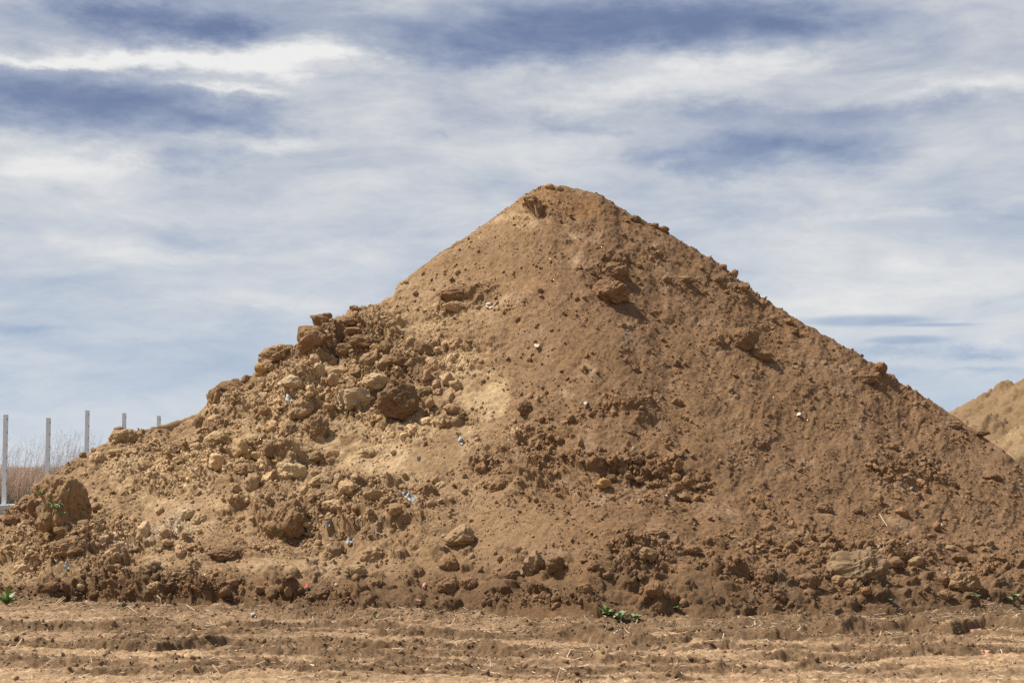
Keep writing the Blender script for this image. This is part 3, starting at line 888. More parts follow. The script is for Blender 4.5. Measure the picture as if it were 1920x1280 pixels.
gd2 = near * (GY < ft + .15) * (GY > 9.2) * (.25 + np.clip(.5 + 1.5 * fbm(GX, GY * 2, .6, 3, 500), 0, 2) + 1.6 * np.exp(-((GY - ft + .15) / .25) ** 2))
gd2 *= np.gradient(GX, axis=1) * np.gradient(GY, axis=0)
gd2 = np.maximum(gd2, 0)
gi = gs.choice(GX.size, 14000, p=gd2.ravel() / gd2.sum())
straw(GP.reshape(-1, 3)[gi], 14000, 31, .025, .11, "straw_litter", "pale bits of straw and dry roots scattered over the trodden ground", w=.0038)
mi = rs.choice(nr * nc, 650, p=pflat)
straw(P.reshape(-1, 3)[mi], 650, 32, .03, .12, "root_litter", "pale bits of straw and root scattered over the earth mound", w=.003)


# single stalks worth naming
def tube(pts, r0, r1, sides=6):
    pts = [Vector(p) for p in pts]; V = []; Fc = []
    for i, p in enumerate(pts):
        d = (pts[min(i + 1, len(pts) - 1)] - pts[max(i - 1, 0)]).normalized()
        a = d.orthogonal().normalized(); b = d.cross(a)
        r = r0 + (r1 - r0) * i / (len(pts) - 1)
        for s in range(sides):
            t = 2 * math.pi * s / sides
            V.append(p + a * math.cos(t) * r + b * math.sin(t) * r)
    for i in range(len(pts) - 1):
        for s in range(sides):
            Fc.append((i * sides + s, i * sides + (s + 1) % sides, (i + 1) * sides + (s + 1) % sides, (i + 1) * sides + s))
    return np.array([v[:] for v in V]), np.array(Fc)


def spot(px, py, lift=0.0):
    """point on mound or ground seen at that pixel"""
    i, j = surf(px, py)
    if math.hypot(PXf[i, j] - px, PYf[i, j] - py) < 4: return Pf[i, j] + [0, 0, lift]
    x, y = on_ground(px, py)
    a = np.argmin(np.abs(gx - x)); b = np.argmin(np.abs(gy - y))
    return np.array([x, y, max(GZ[b, a], -.02) + lift])


STALKS = [
    ([(1370, 548), (1371, 533), (1366, 520)], .006, "pale twig sticking up near the bend of the right crest", .05),
    ([(1372, 548), (1380, 558), (1388, 566)], .005, "dry root lying below the twig near the right crest bend", .02),
    ([(704, 990), (705, 1004), (706, 1014)], .006, "upright pale straw on the scoured fan below the white scrap", .02),
    ([(703, 1000), (715, 1001), (728, 1003)], .006, "horizontal pale straw crossing the upright one below the white scrap", .02),
    ([(622, 1035), (630, 1045), (633, 1056)], .009, "thick pale straw lying across the brown clod at lower left", .05),
    ([(95, 1138), (108, 1127), (120, 1117)], .006, "left of two parallel straws at the left foot by the weed", .03),
    ([(98, 1139), (112, 1128), (123, 1119)], .006, "right of two parallel straws at the left foot by the weed", .05),
    ([(1360, 1002), (1380, 1006), (1398, 1005)], .008, "pale root lying across the lower right slope", .02),
    ([(1518, 1177), (1532, 1184), (1545, 1191)], .008, "long pale straw slanting over the ground at the right foot", .03),
    ([(1554, 1156), (1559, 1161), (1564, 1165)], .007, "short white straw in the dark bank at the right foot", .03),
    ([(1234, 1165), (1231, 1150), (1233, 1140)], .006, "dry stalk standing behind the small weeds at the centre foot", .04),
    ([(1650, 962), (1658, 975), (1664, 985)], .006, "brown bent stalk on the right slope", .03),
    ([(1043, 1278), (1048, 1262), (1051, 1254)], .006, "dry straw standing at the bottom edge of the ground", .03),
    ([(225, 1142), (240, 1136), (258, 1146)], .005, "thin curved root on dark soil at the left foot", .02),
    ([(295, 1115), (299, 1122), (300, 1130)], .006, "short pale root hanging from dark soil at the left foot", .03),
]
for pl, w, lab, lift in STALKS:
    p0 = spot(*pl[0], .004); pts = [p0]
    for q in pl[1:]:
        x, y, z = at_depth(q[0], q[1], p0[1] - 0.02)
        s_ = spot(q[0], q[1], .006)
        pts.append(np.array(s_) if abs(s_[1] - p0[1]) < .25 and "stand" not in lab and "stick" not in lab and "upright" not in lab else np.array([x, y, z]))
    V, Fc = tube(pts, w * .7, w * .4)
    c0 = V.mean(0)
    o = link("dry_stalk", mesh_np("dry_stalk", V - c0, Fc), MAT_STRAW, loc=tuple(c0))
    tag(o, lab, "dry stalk", "single dry stalks and roots")


# ------------------------------------------------------------------ green plants
def leaf_mesh(L_, W_, seed, n, up=.6, segs=6):
    """rosette of curved leaves with a fold along the midrib"""
    r = np.random.default_rng(seed); VV = []; FF = []
    for k in range(n):
        a = 2 * math.pi * k / n + r.uniform(-.35, .35)
        l = L_ * r.uniform(.6, 1.05); w = W_ * r.uniform(.75, 1.15); u = up * r.uniform(.5, 1.3)
        t = np.linspace(0, 1, segs + 1)
        hx = l * (t * .85); hz = l * (u * t - .55 * u * t ** 2 * r.uniform(.6, 1.6))
        wd = w * np.sin(np.pi * np.clip(t * .92 + .08, 0, 1)) ** .7 * (1 + .22 * np.sin(t * 17))
        d = np.array([math.cos(a), math.sin(a), 0]); s = np.array([-math.sin(a), math.cos(a), 0])
        mid = d * hx[:, None] + np.array([0, 0, 1]) * hz[:, None]
        o = len(VV) and sum(len(v) for v in VV)
        row = np.stack([mid - s * wd[:, None] / 2 + [0, 0, 1] * (wd[:, None] * .22), mid, mid + s * wd[:, None] / 2 + [0, 0, 1] * (wd[:, None] * .22)], 1)
        VV.append(row.reshape(-1, 3))
        for i in range(segs):
            for c in range(2):
                q = o + i * 3 + c
                FF.append((q, q + 1, q + 4, q + 3))
    return np.concatenate(VV), np.array(FF)


PLANTS = [  # px, py, leaf length px, leaf width px, leaves, rise, material, label
    (14, 1133, 38, 7, 19, 1.4, 0, "bright green broad leaved weed at the left edge of the foot"),
    (1138, 1168, 24, 8, 12, 1.2, 0, "green seedling cluster left of the two weeds at the centre foot"),
    (1160, 1169, 24, 8, 12, 1.2, 1, "pale green leafy weed between two others at the centre foot"),
    (1191, 1169, 22, 8, 11, 1.2, 1, "right hand grey green weed of three at the centre foot"),
    (1270, 1142, 12, 5, 9, .9, 1, "tiny grey green weed against the bank right of the three weeds"),
    (1671, 1127, 14, 5, 9, .5, 0, "small fresh green sprout below the largest angular slab"),
    (1822, 1118, 26, 4, 16, .35, 0, "low green creeping grass below the large rounded boulder"),
    (1895, 1125, 16, 7, 10, .5, 1, "grey green weed at the far right foot"),
    (1908, 1118, 12, 5, 9, .6, 1, "second grey green weed touching the right edge"),
    (704, 1162, 18, 4, 7, .9, 0, "yellow green grass tuft on the ground left of centre"),
    (733, 1164, 12, 6, 5, .4, 0, "single low green leaf cluster right of the grass tuft"),
    (105, 958, 28, 4, 15, 1.4, 0, "green grass tuft growing on the face of the sod block"),
    (117, 966, 14, 6, 9, .8, 1, "grey green sprout under the grass tuft on the sod block"),
    (79, 930, 16, 5, 9, 1.2, 0, "yellow green sprout on the left edge of the sod block"),
    (84, 978, 12, 5, 7, .8, 0, "tiny green sprout at the foot of the sod block"),
    (519, 1000, 12, 3.5, 10, 1.2, 0, "small green sprout on the side of the biggest brown lump"),
    (652, 1075, 12, 3, 9, .6, 0, "bit of green grass beside the tan rounded clod near the foot"),
    (158, 1136, 10, 3, 7, .7, 0, "tiny green blade tuft at the left foot near the straws"),
    (226, 1138, 12, 4, 8, .5, 1, "flat grey green seedling on dark soil at the left foot"),
    (1416, 1121, 12, 4, 8, .5, 1, "small grey green sprig left of the slab group at the foot"),
]
for k, (px, py, ll, lw, n, up, mt, lab) in enumerate(PLANTS):
    p = spot(px, py)
    host = block if "sod block" in lab else (LUMP if "biggest brown lump" in lab else None)
    if host is not None:                      # rooted in the face of the block or lump
        hx, hy, hz = ray(px, py); dv = Vector((float(hx), float(hy), float(hz))).normalized()
        tree = BVHTree.FromPolygons([v.co + host.location for v in host.data.vertices], [f.vertices[:] for f in host.data.polygons])
        for off_ in (0, 6, -6, 12, -12):
            hx, hy, hz = ray(px + off_, py); dv = Vector((float(hx), float(hy), float(hz))).normalized()
            hit = tree.ray_cast(Vector((0, 0, CAMZ)), dv)[0]
            if hit is not None: p = np.array(hit[:]); break
    m = p[1] / F
    V, Fc = leaf_mesh(ll * m, lw * m, 40 + k, n, up)
    o = link("weed_plant", mesh_np("weed_plant", V, Fc), [MAT_GREEN, MAT_GREYGREEN][mt], loc=tuple(p + np.array([0, -.03, .012])))
    tag(o, lab, "weed", "small green weeds")

# ------------------------------------------------------------------ litter
MAT_WHITE = plain_material("white_plastic", (.34, .345, .33), .85, vary=.12, scale=60, bump=.004)
MAT_RED = plain_material("red_plastic", (.30, .045, .025), .5, vary=.2, scale=60)
MAT_PINK = plain_material("brick_chip", (.42, .23, .15), .8, vary=.2, scale=60)


def scrap(px, py, poly, mat, label, name="plastic_scrap", cat="plastic scrap", seed=0, lift=.02, dpt=0.0):
    """crumpled sheet with an outline of its own, thin but solid"""
    i, j = surf(px, py); p = Pf[i, j] if math.hypot(PXf[i, j] - px, PYf[i, j] - py) < 4 else spot(px, py)
    m = p[1] / F
    import bmesh
    bm = bmesh.new()
    vs = [bm.verts.new((x * m, 0, -y * m)) for x, y in poly]
    bm.faces.new(vs)
    bmesh.ops.triangulate(bm, faces=bm.faces[:])
    for _ in range(2): bmesh.ops.subdivide_edges(bm, edges=bm.edges[:], cuts=1, use_grid_fill=True)
    r = np.random.default_rng(seed)
    for v in bm.verts:
        v.co.y += 9 * m * float(pnoise(np.array([v.co.x / m / 7. + seed]), np.array([v.co.z / m / 7.]), seed)[0])
        v.co.y += v.co.z * .75
    res = bmesh.ops.solidify(bm, geom=bm.faces[:], thickness=1.0 * m)
    me = bpy.data.meshes.new(name); bm.to_mesh(me); bm.free()
    x, y, z = at_depth(px, py, p[1] - lift)
    o = link(name, me, mat, loc=(x, y, z))
    tag(o, label, cat)


scrap(770, 935, [(-16, -12), (-9, -17), (-3, -12), (2, -5), (8, -6), (15, -1), (16, 6), (10, 12), (7, 18), (2, 16), (-1, 5), (-8, -3), (-15, -6)], MAT_WHITE,
      "crumpled white plastic scrap beside the round brown clod on the centre slope", seed=1, lift=.06)
scrap(864, 825, [(-7, -8), (0, -6), (7, 0), (3, 8), (-3, 6)], MAT_WHITE, "small bluish white shard high on the centre slope", seed=2, lift=.03)
scrap(541, 747, [(-5, -10), (4, -3), (7, 4), (-3, 9), (-6, 3)], MAT_WHITE, "white pointed shard beside the round tan clod on the left slope", seed=3, lift=.12)
scrap(656, 1012, [(-8, 2), (-4, -4), (4, -5), (8, -2), (3, 5), (-5, 6)], MAT_WHITE, "small white plastic bit on the lower left slope above the straw covered clod", seed=4, lift=.03)
scrap(615, 981, [(-4, -5), (3, -4), (4, 5), (-2, 5)], MAT_WHITE, "tiny translucent flake right of the biggest brown lump", seed=5, lift=.03)
scrap(1097, 755, [(-5, -3), (3, -3), (5, 2), (-1, 4)], MAT_WHITE, "tiny white flake alone on the smooth slope at the centre", seed=6)
scrap(125, 1060, [(-3, -8), (3, -4), (5, 5), (-4, 6)], MAT_WHITE, "small white shard standing in the rough soil at the lower left", seed=7, lift=.05)
scrap(785, 858, [(-4, -4), (3, -3), (4, 3), (-3, 4)], MAT_WHITE, "tiny white plastic bit on the tan slope above the round brown clod", seed=8)
scrap(1590, 1251, [(-11, -3), (0, -5), (10, -1), (6, 4), (-7, 4)], MAT_WHITE, "white chip lying on the trodden ground at the lower right", name="stone_chip", cat="stone chip", seed=9)
scrap(475, 1153, [(-5, -4), (3, -5), (6, 2), (-2, 5)], MAT_WHITE, "small white chip on the ground at the left below the foot", name="stone_chip", cat="stone chip", seed=10)
scrap(1830, 1181, [(-10, -2), (9, -3), (10, 2), (-9, 3)], MAT_PINK, "pinkish flat chip on the ground at the far right under the dark bank", name="brick_chip", cat="brick chip", seed=11)
scrap(1848, 1222, [(-8, -4), (7, -4), (8, 4), (-7, 4)], MAT_PINK, "square pinkish chip pressed in the ground at the right", name="brick_chip", cat="brick chip", seed=12)
scrap(574, 1097, [(-6, 3), (-2, -3), (6, -4), (3, 3)], MAT_RED, "bright red scrap under a clod at the left foot", seed=13, lift=.05)
scrap(784, 1127, [(-4, -5), (4, -3), (6, 4), (-3, 5)], MAT_PINK, "salmon coloured chip in dark soil at the foot left of centre", name="brick_chip", cat="brick chip", seed=14, lift=.03)
scrap(793, 1096, [(-3, 4), (1, -3), (5, -5), (2, 3)], MAT_PINK, "orange sliver above the salmon chip at the foot", name="brick_chip", cat="brick chip", seed=15, lift=.03)
scrap(1007, 647, [(-6, -3), (0, -5), (6, -2), (4, 4), (-4, 4)], plain_material("pale_chip", (.45, .38, .28), .8), "lone pale stone chip on the slope left of the smooth brown flank", name="stone_chip", cat="stone chip", seed=16)
scrap(918, 572, [(-12, 0), (-4, -6), (8, -4), (11, 3), (0, 7)], plain_material("pale_chip", (.45, .38, .28), .8), "pale root covered stone right of the flat pale slab", name="stone_chip", cat="stone chip", seed=17)
scrap(1497, 776, [(-6, -3), (3, -4), (6, 1), (-3, 3)], plain_material("pale_chip", (.48, .41, .31), .8), "lone whitish stone chip on the smooth right slope", name="stone_chip", cat="stone chip", seed=18)

# ------------------------------------------------------------------ fence posts and kerb
MAT_ZINC = plain_material("galvanised_steel", (.62, .68, .72), .5, metal=.0, vary=.05, scale=6)
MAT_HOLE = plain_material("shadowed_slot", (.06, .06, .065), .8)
MAT_CONC = plain_material("kerb_concrete", (.55, .55, .53), .85, vary=.08, scale=9, bump=.004)


def box(V, Fc, x0, x1, y0, y1, z0, z1):
    o = len(V)
    V += [(x, y, z) for x in (x0, x1) for y in (y0, y1) for z in (z0, z1)]
    Fc += [tuple(o + i for i in f) for f in ((0, 1, 3, 2), (4, 6, 7, 5), (0, 4, 5, 1), (2, 3, 7, 6), (0, 2, 6, 4), (1, 5, 7, 3))]


def bevel_obj(o, w=.004):
    b = o.modifiers.new("bevel", 'BEVEL'); b.width = w; b.segments = 2; b.limit_method = 'ANGLE'


POSTS = [(11, 778, 48.0, "leftmost steel fence post standing whole beside the white kerb"),
         (91, 784, 50.5, "second steel fence post from the left rising behind the sod block"),
         (164, 770, 53.0, "tallest weathered fence post, third from the left"),
         (233, 775, 55.5, "fourth fence post showing just above the large layered clod"),
         (298, 780, 58.0, "shortest looking fence post showing above the crest, last of the row")]
KERB = .20
for px, py, Y, lab in POSTS:
    x, y, z = at_depth(px, py, Y)
    root = bpy.data.objects.new("fence_post", None); COL.objects.link(root); root.location = (x, Y, KERB)
    tag(root, lab, "fence post", "steel fence posts in a row")
    H = z - KERB
    V, Fc = [], []
    box(V, Fc, -.06, .045, -.035, -.029, 0, H)      # front flange
    box(V, Fc, -.060, -.054, -.0289, .035, 0, H)     # web
    box(V, Fc, -.0539, .045, .029, .035, 0, H)      # back flange
    box(V, Fc, .0451, .060, -.035, -.012, 0, H - .002)
    box(V, Fc, .0451, .060, .012, .035, 0, H - .002)
    b = link("channel", mesh_np("channel", np.array(V), np.array(Fc), smooth=False), MAT_ZINC, parent=root)
    V, Fc = [], []; box(V, Fc, -.066, .066, -.040, .040, H, H + .012)
    link("cap", mesh_np("cap", np.array(V), np.array(Fc), smooth=False), MAT_ZINC, parent=root)
    for q in range(6):  # dark blocks stand in for the shaded holes along the edge
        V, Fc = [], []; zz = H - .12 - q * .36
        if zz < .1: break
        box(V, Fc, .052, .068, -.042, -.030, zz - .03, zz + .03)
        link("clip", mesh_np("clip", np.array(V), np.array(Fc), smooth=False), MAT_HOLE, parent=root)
x5, x1 = POSTS[4], POSTS[0]
a = np.array(at_depth(298, 780, 58.0)[:2]); b_ = np.array(at_depth(11, 778, 48.0)[:2])
d = (b_ - a); d /= np.linalg.norm(d); s_ = np.array([-d[1], d[0]])
p0, p1 = a - d * 8, b_ + d * 3.4
V = []
prof = [(-.16, -.3), (-.16, KERB - .02), (-.14, KERB), (.14, KERB), (.16, KERB - .02), (.16, -.3)]
for q in (p0, p1):
    for u, z in prof: V.append((*(q + s_ * u), z))
Fc = [(i, (i + 1) % 6, 6 + (i + 1) % 6, 6 + i) for i in range(6)]
me = bpy.data.meshes.new("concrete_kerb"); me.from_pydata([tuple(v) for v in V], [], Fc + [tuple(range(5, -1, -1)), tuple(range(6, 12))])
kerb = link("concrete_kerb", me, MAT_CONC)
tag(kerb, "white concrete kerb carrying the fence posts at the left edge", "kerb")

# ------------------------------------------------------------------ dry grass field behind the fence
rg = np.random.default_rng(55)
n = 60000
gyy = 61 + 26 * rg.random(n) ** 1.5
gxx = rg.uniform(-32, -7, n) * (gyy / 62)
hh = (1.38 + .22 * pnoise(gxx * .7, gyy * .5, 61)) * rg.uniform(.72, 1.08, n)
base = np.stack([gxx, gyy, np.full(n, -.1)], -1)
dr = unit(np.stack([rg.normal(.05, .10, n), rg.normal(0, .10, n), np.ones(n)], -1))
side = unit(np.stack([np.ones(n), rg.normal(0, .6, n), np.zeros(n)], -1))
bend = np.stack([rg.normal(.10, .12, n), rg.normal(0, .08, n), -np.abs(rg.normal(0, .04, n))], -1)
V, Fc = ribbons(base, dr, hh, rg.uniform(.012, .028, n), bend, side, 3)
tag(link("dry_grass", mesh_np("dry_grass", V, Fc), MAT_GRASS), "tall dry reddish tan grass field behind the fence posts", "grass", kind="stuff")
# dark scrub along its near edge
n = 5000
gyy = rg.uniform(59.2, 61.2, n); gxx = rg.uniform(-30, -8, n)
base = np.stack([gxx, gyy, np.full(n, -.08)], -1)
dr = unit(rg.normal(size=(n, 3)) * [1, .7, .5] + [0, 0, .8])
side = unit(rg.normal(size=(n, 3)))
V, Fc = ribbons(base, dr, rg.uniform(.15, .55, n), rg.uniform(.02, .05, n), rg.normal(size=(n, 3)) * .2, side, 3)
tag(link("dark_scrub", mesh_np("dark_scrub", V, Fc), MAT_SCRUB), "low dark scrub along the near edge of the dry grass field", "undergrowth", kind="stuff")
# wispy weeds taller than the grass, with seed heads
VV, FF, off = [], [], 0
MAT_WEED = plain_material("weed_stalk", (.52, .50, .49), .8, vary=.2)


def addr(V, Fc):
    global off
    VV.append(V); FF.append(Fc + off); off += len(V)


n = 260
px_ = np.concatenate([rg.uniform(-60, 190, 170), rg.normal(120, 28, 90)])
Y_ = rg.uniform(60.5, 66, n)
X_ = (px_ - 960) / F * Y_
top = 1.25 + (875 - (852 - rg.random(n) ** 2.2 * np.where((px_ > 80) & (px_ < 160), 52, 38))) / F * Y_
base = np.stack([X_, Y_, np.full(n, 0.)], -1)
dr = unit(np.stack([rg.normal(.06, .10, n), rg.normal(0, .05, n), np.ones(n)], -1))
side = np.tile([1., 0, 0], (n, 1))
V, Fc = ribbons(base, dr, top, np.full(n, .005), np.stack([rg.normal(.08, .1, n), np.zeros(n), np.zeros(n)], -1), side, 4, False)
addr(V, Fc)
for rep in range(5):
    t = rg.uniform(.55, 1.0, n)
    bb = base + dr * (top * t)[:, None] + np.stack([rg.normal(.08, .02, n) * top * t ** 2, np.zeros(n), np.zeros(n)], -1)
    d2 = unit(rg.normal(size=(n, 3)) * [1, .5, .4] + [.3, 0, .9])
    V, Fc = ribbons(bb, d2, rg.uniform(.08, .28, n), np.full(n, .004), np.zeros((n, 3)), side, 2, False)
    addr(V, Fc)
    hd = bb + d2 * .2
    V, Fc = ribbons(hd, d2, rg.uniform(.03, .06, n), rg.uniform(.012, .03, n), np.zeros((n, 3)), side, 2, True)
    addr(V, Fc)
tag(link("tall_weeds", mesh_np("tall_weeds", np.concatenate(VV), np.concatenate(FF)), MAT_WEED), "wispy tall weeds with seed heads rising above the dry grass", "weeds", kind="stuff")


# ------------------------------------------------------------------ the two mounds behind on the right
def far_mound(cx, cy, H, R_, seed, label, tone, flat=.35):
    n = 420
    u = np.linspace(-R_ * 1.15, R_ * 1.15, n)
    A, B = np.meshgrid(u, u)
    wob = 1 + .10 * fbm(np.cos(np.arctan2(B, A)) * 2, np.sin(np.arctan2(B, A)) * 2, 1.0, 3, seed)
    rr = np.sqrt(A * A + B * B) / wob
    ee = flat
    base = H + ee * .0 - H / R_ * (np.sqrt(rr ** 2 + ee ** 2) - ee)
    Z = np.maximum(base, -0.25)
    X, Y = A + cx, B + cy
    lv = fbm(X, Y, 1.2, 4, seed + 3)
    Z = Z + (.07 * lv + .04 * fbm(X, Y, .4, 4, seed + 9)) * (base > 0)
    # shelf and gullies
    Z += .10 * (sm(-.05, .1, fbm(X, Y, 1.6, 3, seed + 14)) - .5) * (base > .1)
    vv = np.zeros_like(X)
    for cell, sd, pr in [(.35, 3, .12), (.16, 4, .22), (.09, 5, .3)]:
        h, v = lumps(X, Y, cell, seed + sd * 10, pr, .8); Z += h * (base > 0); vv = np.where(h > .1 * cell, v - .5, vv)
    c = np.array(tone) * (1 + .14 * lv[..., None] + .2 * vv[..., None])
    o = link("earth_mound", mesh_np("earth_mound", np.stack([X, Y, Z], -1), grid_faces(n, n), np.clip(c, .02, .75)), MAT_SOIL)
    return tag(o, label, "earth mound")


far_mound(12.7, 37.5, 3.6, 6.2, 600, "distant tan mound of earth rising at the right edge behind the main one", (.225, .148, .080), 1.2)
far_mound(10.15, 27.0, 3.05, 4.0, 650, "lower light mound spur just behind the right slope of the main mound", (.25, .17, .094), .5)

# ------------------------------------------------------------------ sun and sky
SUN_EL, SUN_AZ = math.radians(58), math.radians(-86)     # azimuth from +Y, negative is left
sd = Vector((math.cos(SUN_EL) * math.sin(SUN_AZ), math.cos(SUN_EL) * math.cos(SUN_AZ), math.sin(SUN_EL)))
sun_d = bpy.data.lights.new("sun", 'SUN'); sun_d.energy = 4.9; sun_d.angle = math.radians(4.0); sun_d.color = (1.0, .94, .85)
sun = bpy.data.objects.new("sun", sun_d); COL.objects.link(sun)
sun.rotation_euler = sd.to_track_quat('Z', 'Y').to_euler()
sun.location = sd * 100

world = bpy.data.worlds.new("World"); SC.world = world; world.use_nodes = True
WN, WL = world.node_tree.nodes, world.node_tree.links
bg = WN["Background"]; bg.inputs["Strength"].default_value = 0.0732


def M(op, a=None, b=None, c=None, clamp=False):
    n = WN.new("ShaderNodeMath"); n.operation = op; n.use_clamp = clamp
    for k, v in enumerate((a, b, c)):
        if v is None: continue
        if isinstance(v, (int, float)): n.inputs[k].default_value = v
        else: WL.new(v, n.inputs[k])
    return n.outputs[0]


sky = WN.new("ShaderNodeTexSky"); sky.sky_type = 'NISHITA'; sky.sun_disc = False
sky.sun_elevation = SUN_EL; sky.sun_rotation = SUN_AZ % (2 * math.pi)
sky.air_density = 1.0; sky.dust_density = 1.5
tc = WN.new("ShaderNodeTexCoord"); sx_ = WN.new("ShaderNodeSeparateXYZ")
WL.new(tc.outputs["Generated"], sx_.inputs[0])
az = M('ARCTAN2', sx_.outputs[0], sx_.outputs[1]); el = M('ARCSINE', sx_.outputs[2])
cb = WN.new("ShaderNodeCombineXYZ"); WL.new(az, cb.inputs[0]); WL.new(el, cb.inputs[1])


def noise(scale, detail, rough_, sxy, dist=0.0, off=(0, 0, 0)):
    mp = WN.new("ShaderNodeMapping"); mp.inputs["Scale"].default_value = (sxy[0], sxy[1], 1); mp.inputs["Location"].default_value = off
    WL.new(cb.outputs[0], mp.inputs["Vector"])
    n = WN.new("ShaderNodeTexNoise"); n.inputs["Scale"].default_value = scale; n.inputs["Detail"].default_value = detail
    n.inputs["Roughness"].default_value = rough_; n.inputs["Distortion"].default_value = dist
    WL.new(mp.outputs[0], n.inputs["Vector"]); return n


# gently warped coordinates so that cloud edges fray
wn = noise(11, 7, .66, (1, 2.2))
wv = WN.new("ShaderNodeVectorMath"); wv.operation = 'SUBTRACT'; wv.inputs[1].default_value = (.5, .5, .5); WL.new(wn.outputs["Color"], wv.inputs[0])
ws = WN.new("ShaderNodeVectorMath"); ws.operation = 'MULTIPLY_ADD'; ws.inputs[1].default_value = (.20, .040, 0)
WL.new(wv.outputs[0], ws.inputs[0]); WL.new(cb.outputs[0], ws.inputs[2]); WARP = ws.outputs[0]


def pix(px, py):
    dx, dy, dz = ray(px, py); n_ = math.sqrt(dx * dx + dy * dy + dz * dz)
    return math.atan2(dx, dy), math.asin(dz / n_)


BL = [  # px, py, rx, ry, amount, warped
    (300, 48, 190, 42, -.62, 1), (-20, 60, 130, 50, -.1, 1), (130, 178, 330, 40, -.36, 1), (80, 215, 260, 35, -.26, 1), (400, 215, 130, 25, -.25, 1),
    (980, 60, 340, 62, -.42, 1), (1330, 28, 260, 42, -.44, 1), (1130, 90, 230, 36, -.25, 1), (1500, 50, 150, 40, -.15, 1), (780, 90, 130, 40, -.12, 1),
    (1480, 275, 200, 32, -.40, 1), (1600, 212, 240, 24, -.26, 1), (1330, 290, 160, 26, -.12, 1), (1330, 315, 60, 18, -.2, 1), (1080, 235, 55, 14, -.18, 1), (850, 255, 30, 14, -.12, 1),
    (350, 300, 120, 20, -.22, 1), (330, 430, 150, 20, -.16, 1), (800, 360, 190, 20, -.10, 1), (1300, 205, 180, 16, -.16, 1), (1400, 395, 160, 14, -.10, 1),
    (250, 118, 200, 15, .50, 1), (540, 108, 150, 24, .60, 1), (60, 120, 110, 9, .35, 1), (400, 166, 130, 8, .35, 1), (900, 140, 150, 26, .25, 1), (1420, 120, 150, 24, .28, 1),
    (1100, 185, 240, 24, .22, 1), (100, 300, 170, 40, .28, 1), (480, 268, 70, 16, .22, 1), (1820, 168, 130, 16, .2, 1), (1650, 392, 260, 14, .16, 1),
    (1000, 300, 300, 40, .05, 1), (500, 560, 260, 14, .12, 1), (330, 470, 330, 14, .10, 1), (1700, 560, 360, 60, .22, 1), (1500, 740, 400, 40, -.05, 0),
    (1620, 601, 120, 11, -.42, 0), (1760, 609, 70, 3.5, -.3, 0), (1700, 637, 75, 8, -.34, 0), (1790, 662, 130, 13, -.30, 1), (1830, 700, 120, 10, -.18, 1),
    (120, 690, 400, 70, -.10, 0), (150, 530, 200, 30, -.10, 1), (60, 610, 120, 10, -.14, 1),
]
acc = None
for (px, py, rx, ry, am, wp) in BL:
    a0, e0 = pix(px, py)
    kx, ky = F / rx, F / ry
    v = WN.new("ShaderNodeVectorMath"); v.operation = 'MULTIPLY_ADD'
    v.inputs[1].default_value = (kx, ky, 0); v.inputs[2].default_value = (-a0 * kx, -e0 * ky, 0)
    WL.new(WARP if wp else cb.outputs[0], v.inputs[0])
    dt = WN.new("ShaderNodeVectorMath"); dt.operation = 'DOT_PRODUCT'
    WL.new(v.outputs[0], dt.inputs[0]); WL.new(v.outputs[0], dt.inputs[1])
    sq = dt.outputs["Value"]
    if not wp: sq = M('POWER', sq, 2.0)
    pw = M('POWER', 0.36788, sq)
    acc = M('MULTIPLY', pw, am) if acc is None else M('MULTIPLY_ADD', pw, am, acc)
n_a = noise(7.5, 9, .58, (1, 3.4), .5)
n_b = noise(24, 8, .66, (1, 3.2), .5, (3, 1, 0))
n_c = noise(2.2, 4, .55, (1, 2.2), .3, (7, 4, 0))
tex = M('MULTIPLY_ADD', n_a.outputs["Fac"], .85, M('MULTIPLY_ADD', n_b.outputs["Fac"], .36, -.605))
# cloud cover thins overhead and away from the view
thin = M('MULTIPLY', M('SUBTRACT', el, .35), -1.0)
thin = M('MINIMUM', thin, 0.0)
big_ = M('MULTIPLY', M('SUBTRACT', n_c.outputs["Fac"], .5), .3)
cover = M('ADD', M('ADD', M('ADD', acc, tex), M('MULTIPLY_ADD', thin, .45, .615)), big_)
ramp = WN.new("ShaderNodeValToRGB"); WL.new(cover, ramp.inputs[0])
cr_ = ramp.color_ramp; cr_.interpolation = 'B_SPLINE'


def srgb(r, g, b): return tuple(((c / 255) / 12.92 if c / 255 < .04045 else ((c / 255 + .055) / 1.055) ** 2.4) for c in (r, g, b)) + (1,)


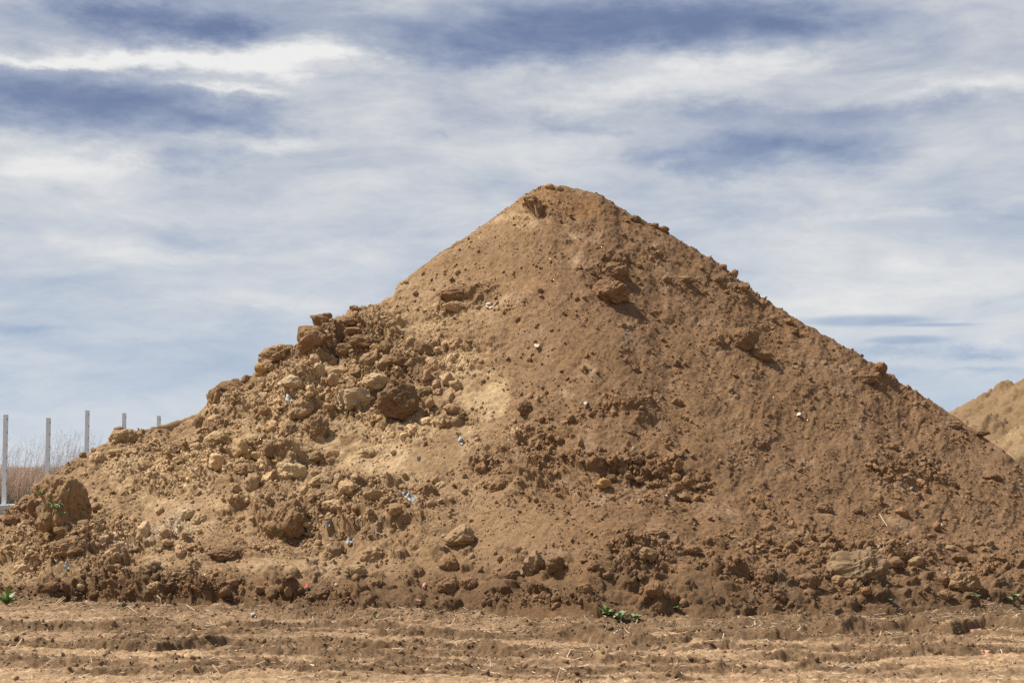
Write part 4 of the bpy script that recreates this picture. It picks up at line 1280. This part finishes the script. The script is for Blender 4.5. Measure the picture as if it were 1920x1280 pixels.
stops = [(0, srgb(106, 123, 160)), (.22, srgb(137, 151, 180)), (.45, srgb(168, 178, 197)), (.62, srgb(194, 199, 208)), (.8, srgb(217, 219, 222)), (1, srgb(242, 241, 240))]
cr_.elements[0].position = 0; cr_.elements[0].color = stops[0][1]
cr_.elements[1].position = 1; cr_.elements[1].color = stops[-1][1]
for p_, c_ in stops[1:-1]:
    q = cr_.elements.new(p_); q.color = c_
# nearer the horizon the tones turn to paler, greener blue
low = M('SMOOTH_MAX', M('MULTIPLY_ADD', el, -5.5, 1.15), 0.0, .1)
low = M('MINIMUM', low, 1.0)
ramp2 = WN.new("ShaderNodeValToRGB"); WL.new(cover, ramp2.inputs[0])
r2 = ramp2.color_ramp; r2.interpolation = 'B_SPLINE'
stops2 = [(0, srgb(140, 165, 196)), (.3, srgb(164, 184, 208)), (.55, srgb(194, 206, 220)), (.75, srgb(212, 217, 223)), (1, srgb(236, 235, 230))]
r2.elements[0].position = 0; r2.elements[0].color = stops2[0][1]; r2.elements[1].position = 1; r2.elements[1].color = stops2[-1][1]
for p_, c_ in stops2[1:-1]:
    q = r2.elements.new(p_); q.color = c_
mixc = WN.new("ShaderNodeMix"); mixc.data_type = 'RGBA'
WL.new(low, mixc.inputs[0]); WL.new(ramp.outputs[0], mixc.inputs[6]); WL.new(ramp2.outputs[0], mixc.inputs[7])
scl = WN.new("ShaderNodeVectorMath"); scl.operation = 'SCALE'; scl.inputs["Scale"].default_value = 10.0
WL.new(mixc.outputs[2], scl.inputs[0])
# high overhead the clear sky shows through
up = WN.new("ShaderNodeMapRange"); up.inputs[1].default_value = .35; up.inputs[2].default_value = .9
up.inputs[3].default_value = .0; up.inputs[4].default_value = .75; WL.new(el, up.inputs[0])
mixs = WN.new("ShaderNodeMix"); mixs.data_type = 'RGBA'
WL.new(up.outputs[0], mixs.inputs[0]); WL.new(scl.outputs[0], mixs.inputs[6]); WL.new(sky.outputs[0], mixs.inputs[7])
WL.new(mixs.outputs[2], bg.inputs["Color"])
world.cycles.sampling_method = 'MANUAL'; world.cycles.sample_map_resolution = 512

# ------------------------------------------------------------------ render settings
vs = SC.view_settings; vs.view_transform = 'Standard'; vs.look = 'None'; vs.exposure = 0.45; vs.gamma = 1; vs.use_curve_mapping = False
SC.cycles.use_denoising = False
SC.cycles.max_bounces = 4; SC.cycles.diffuse_bounces = 2
SC.render.use_persistent_data = False
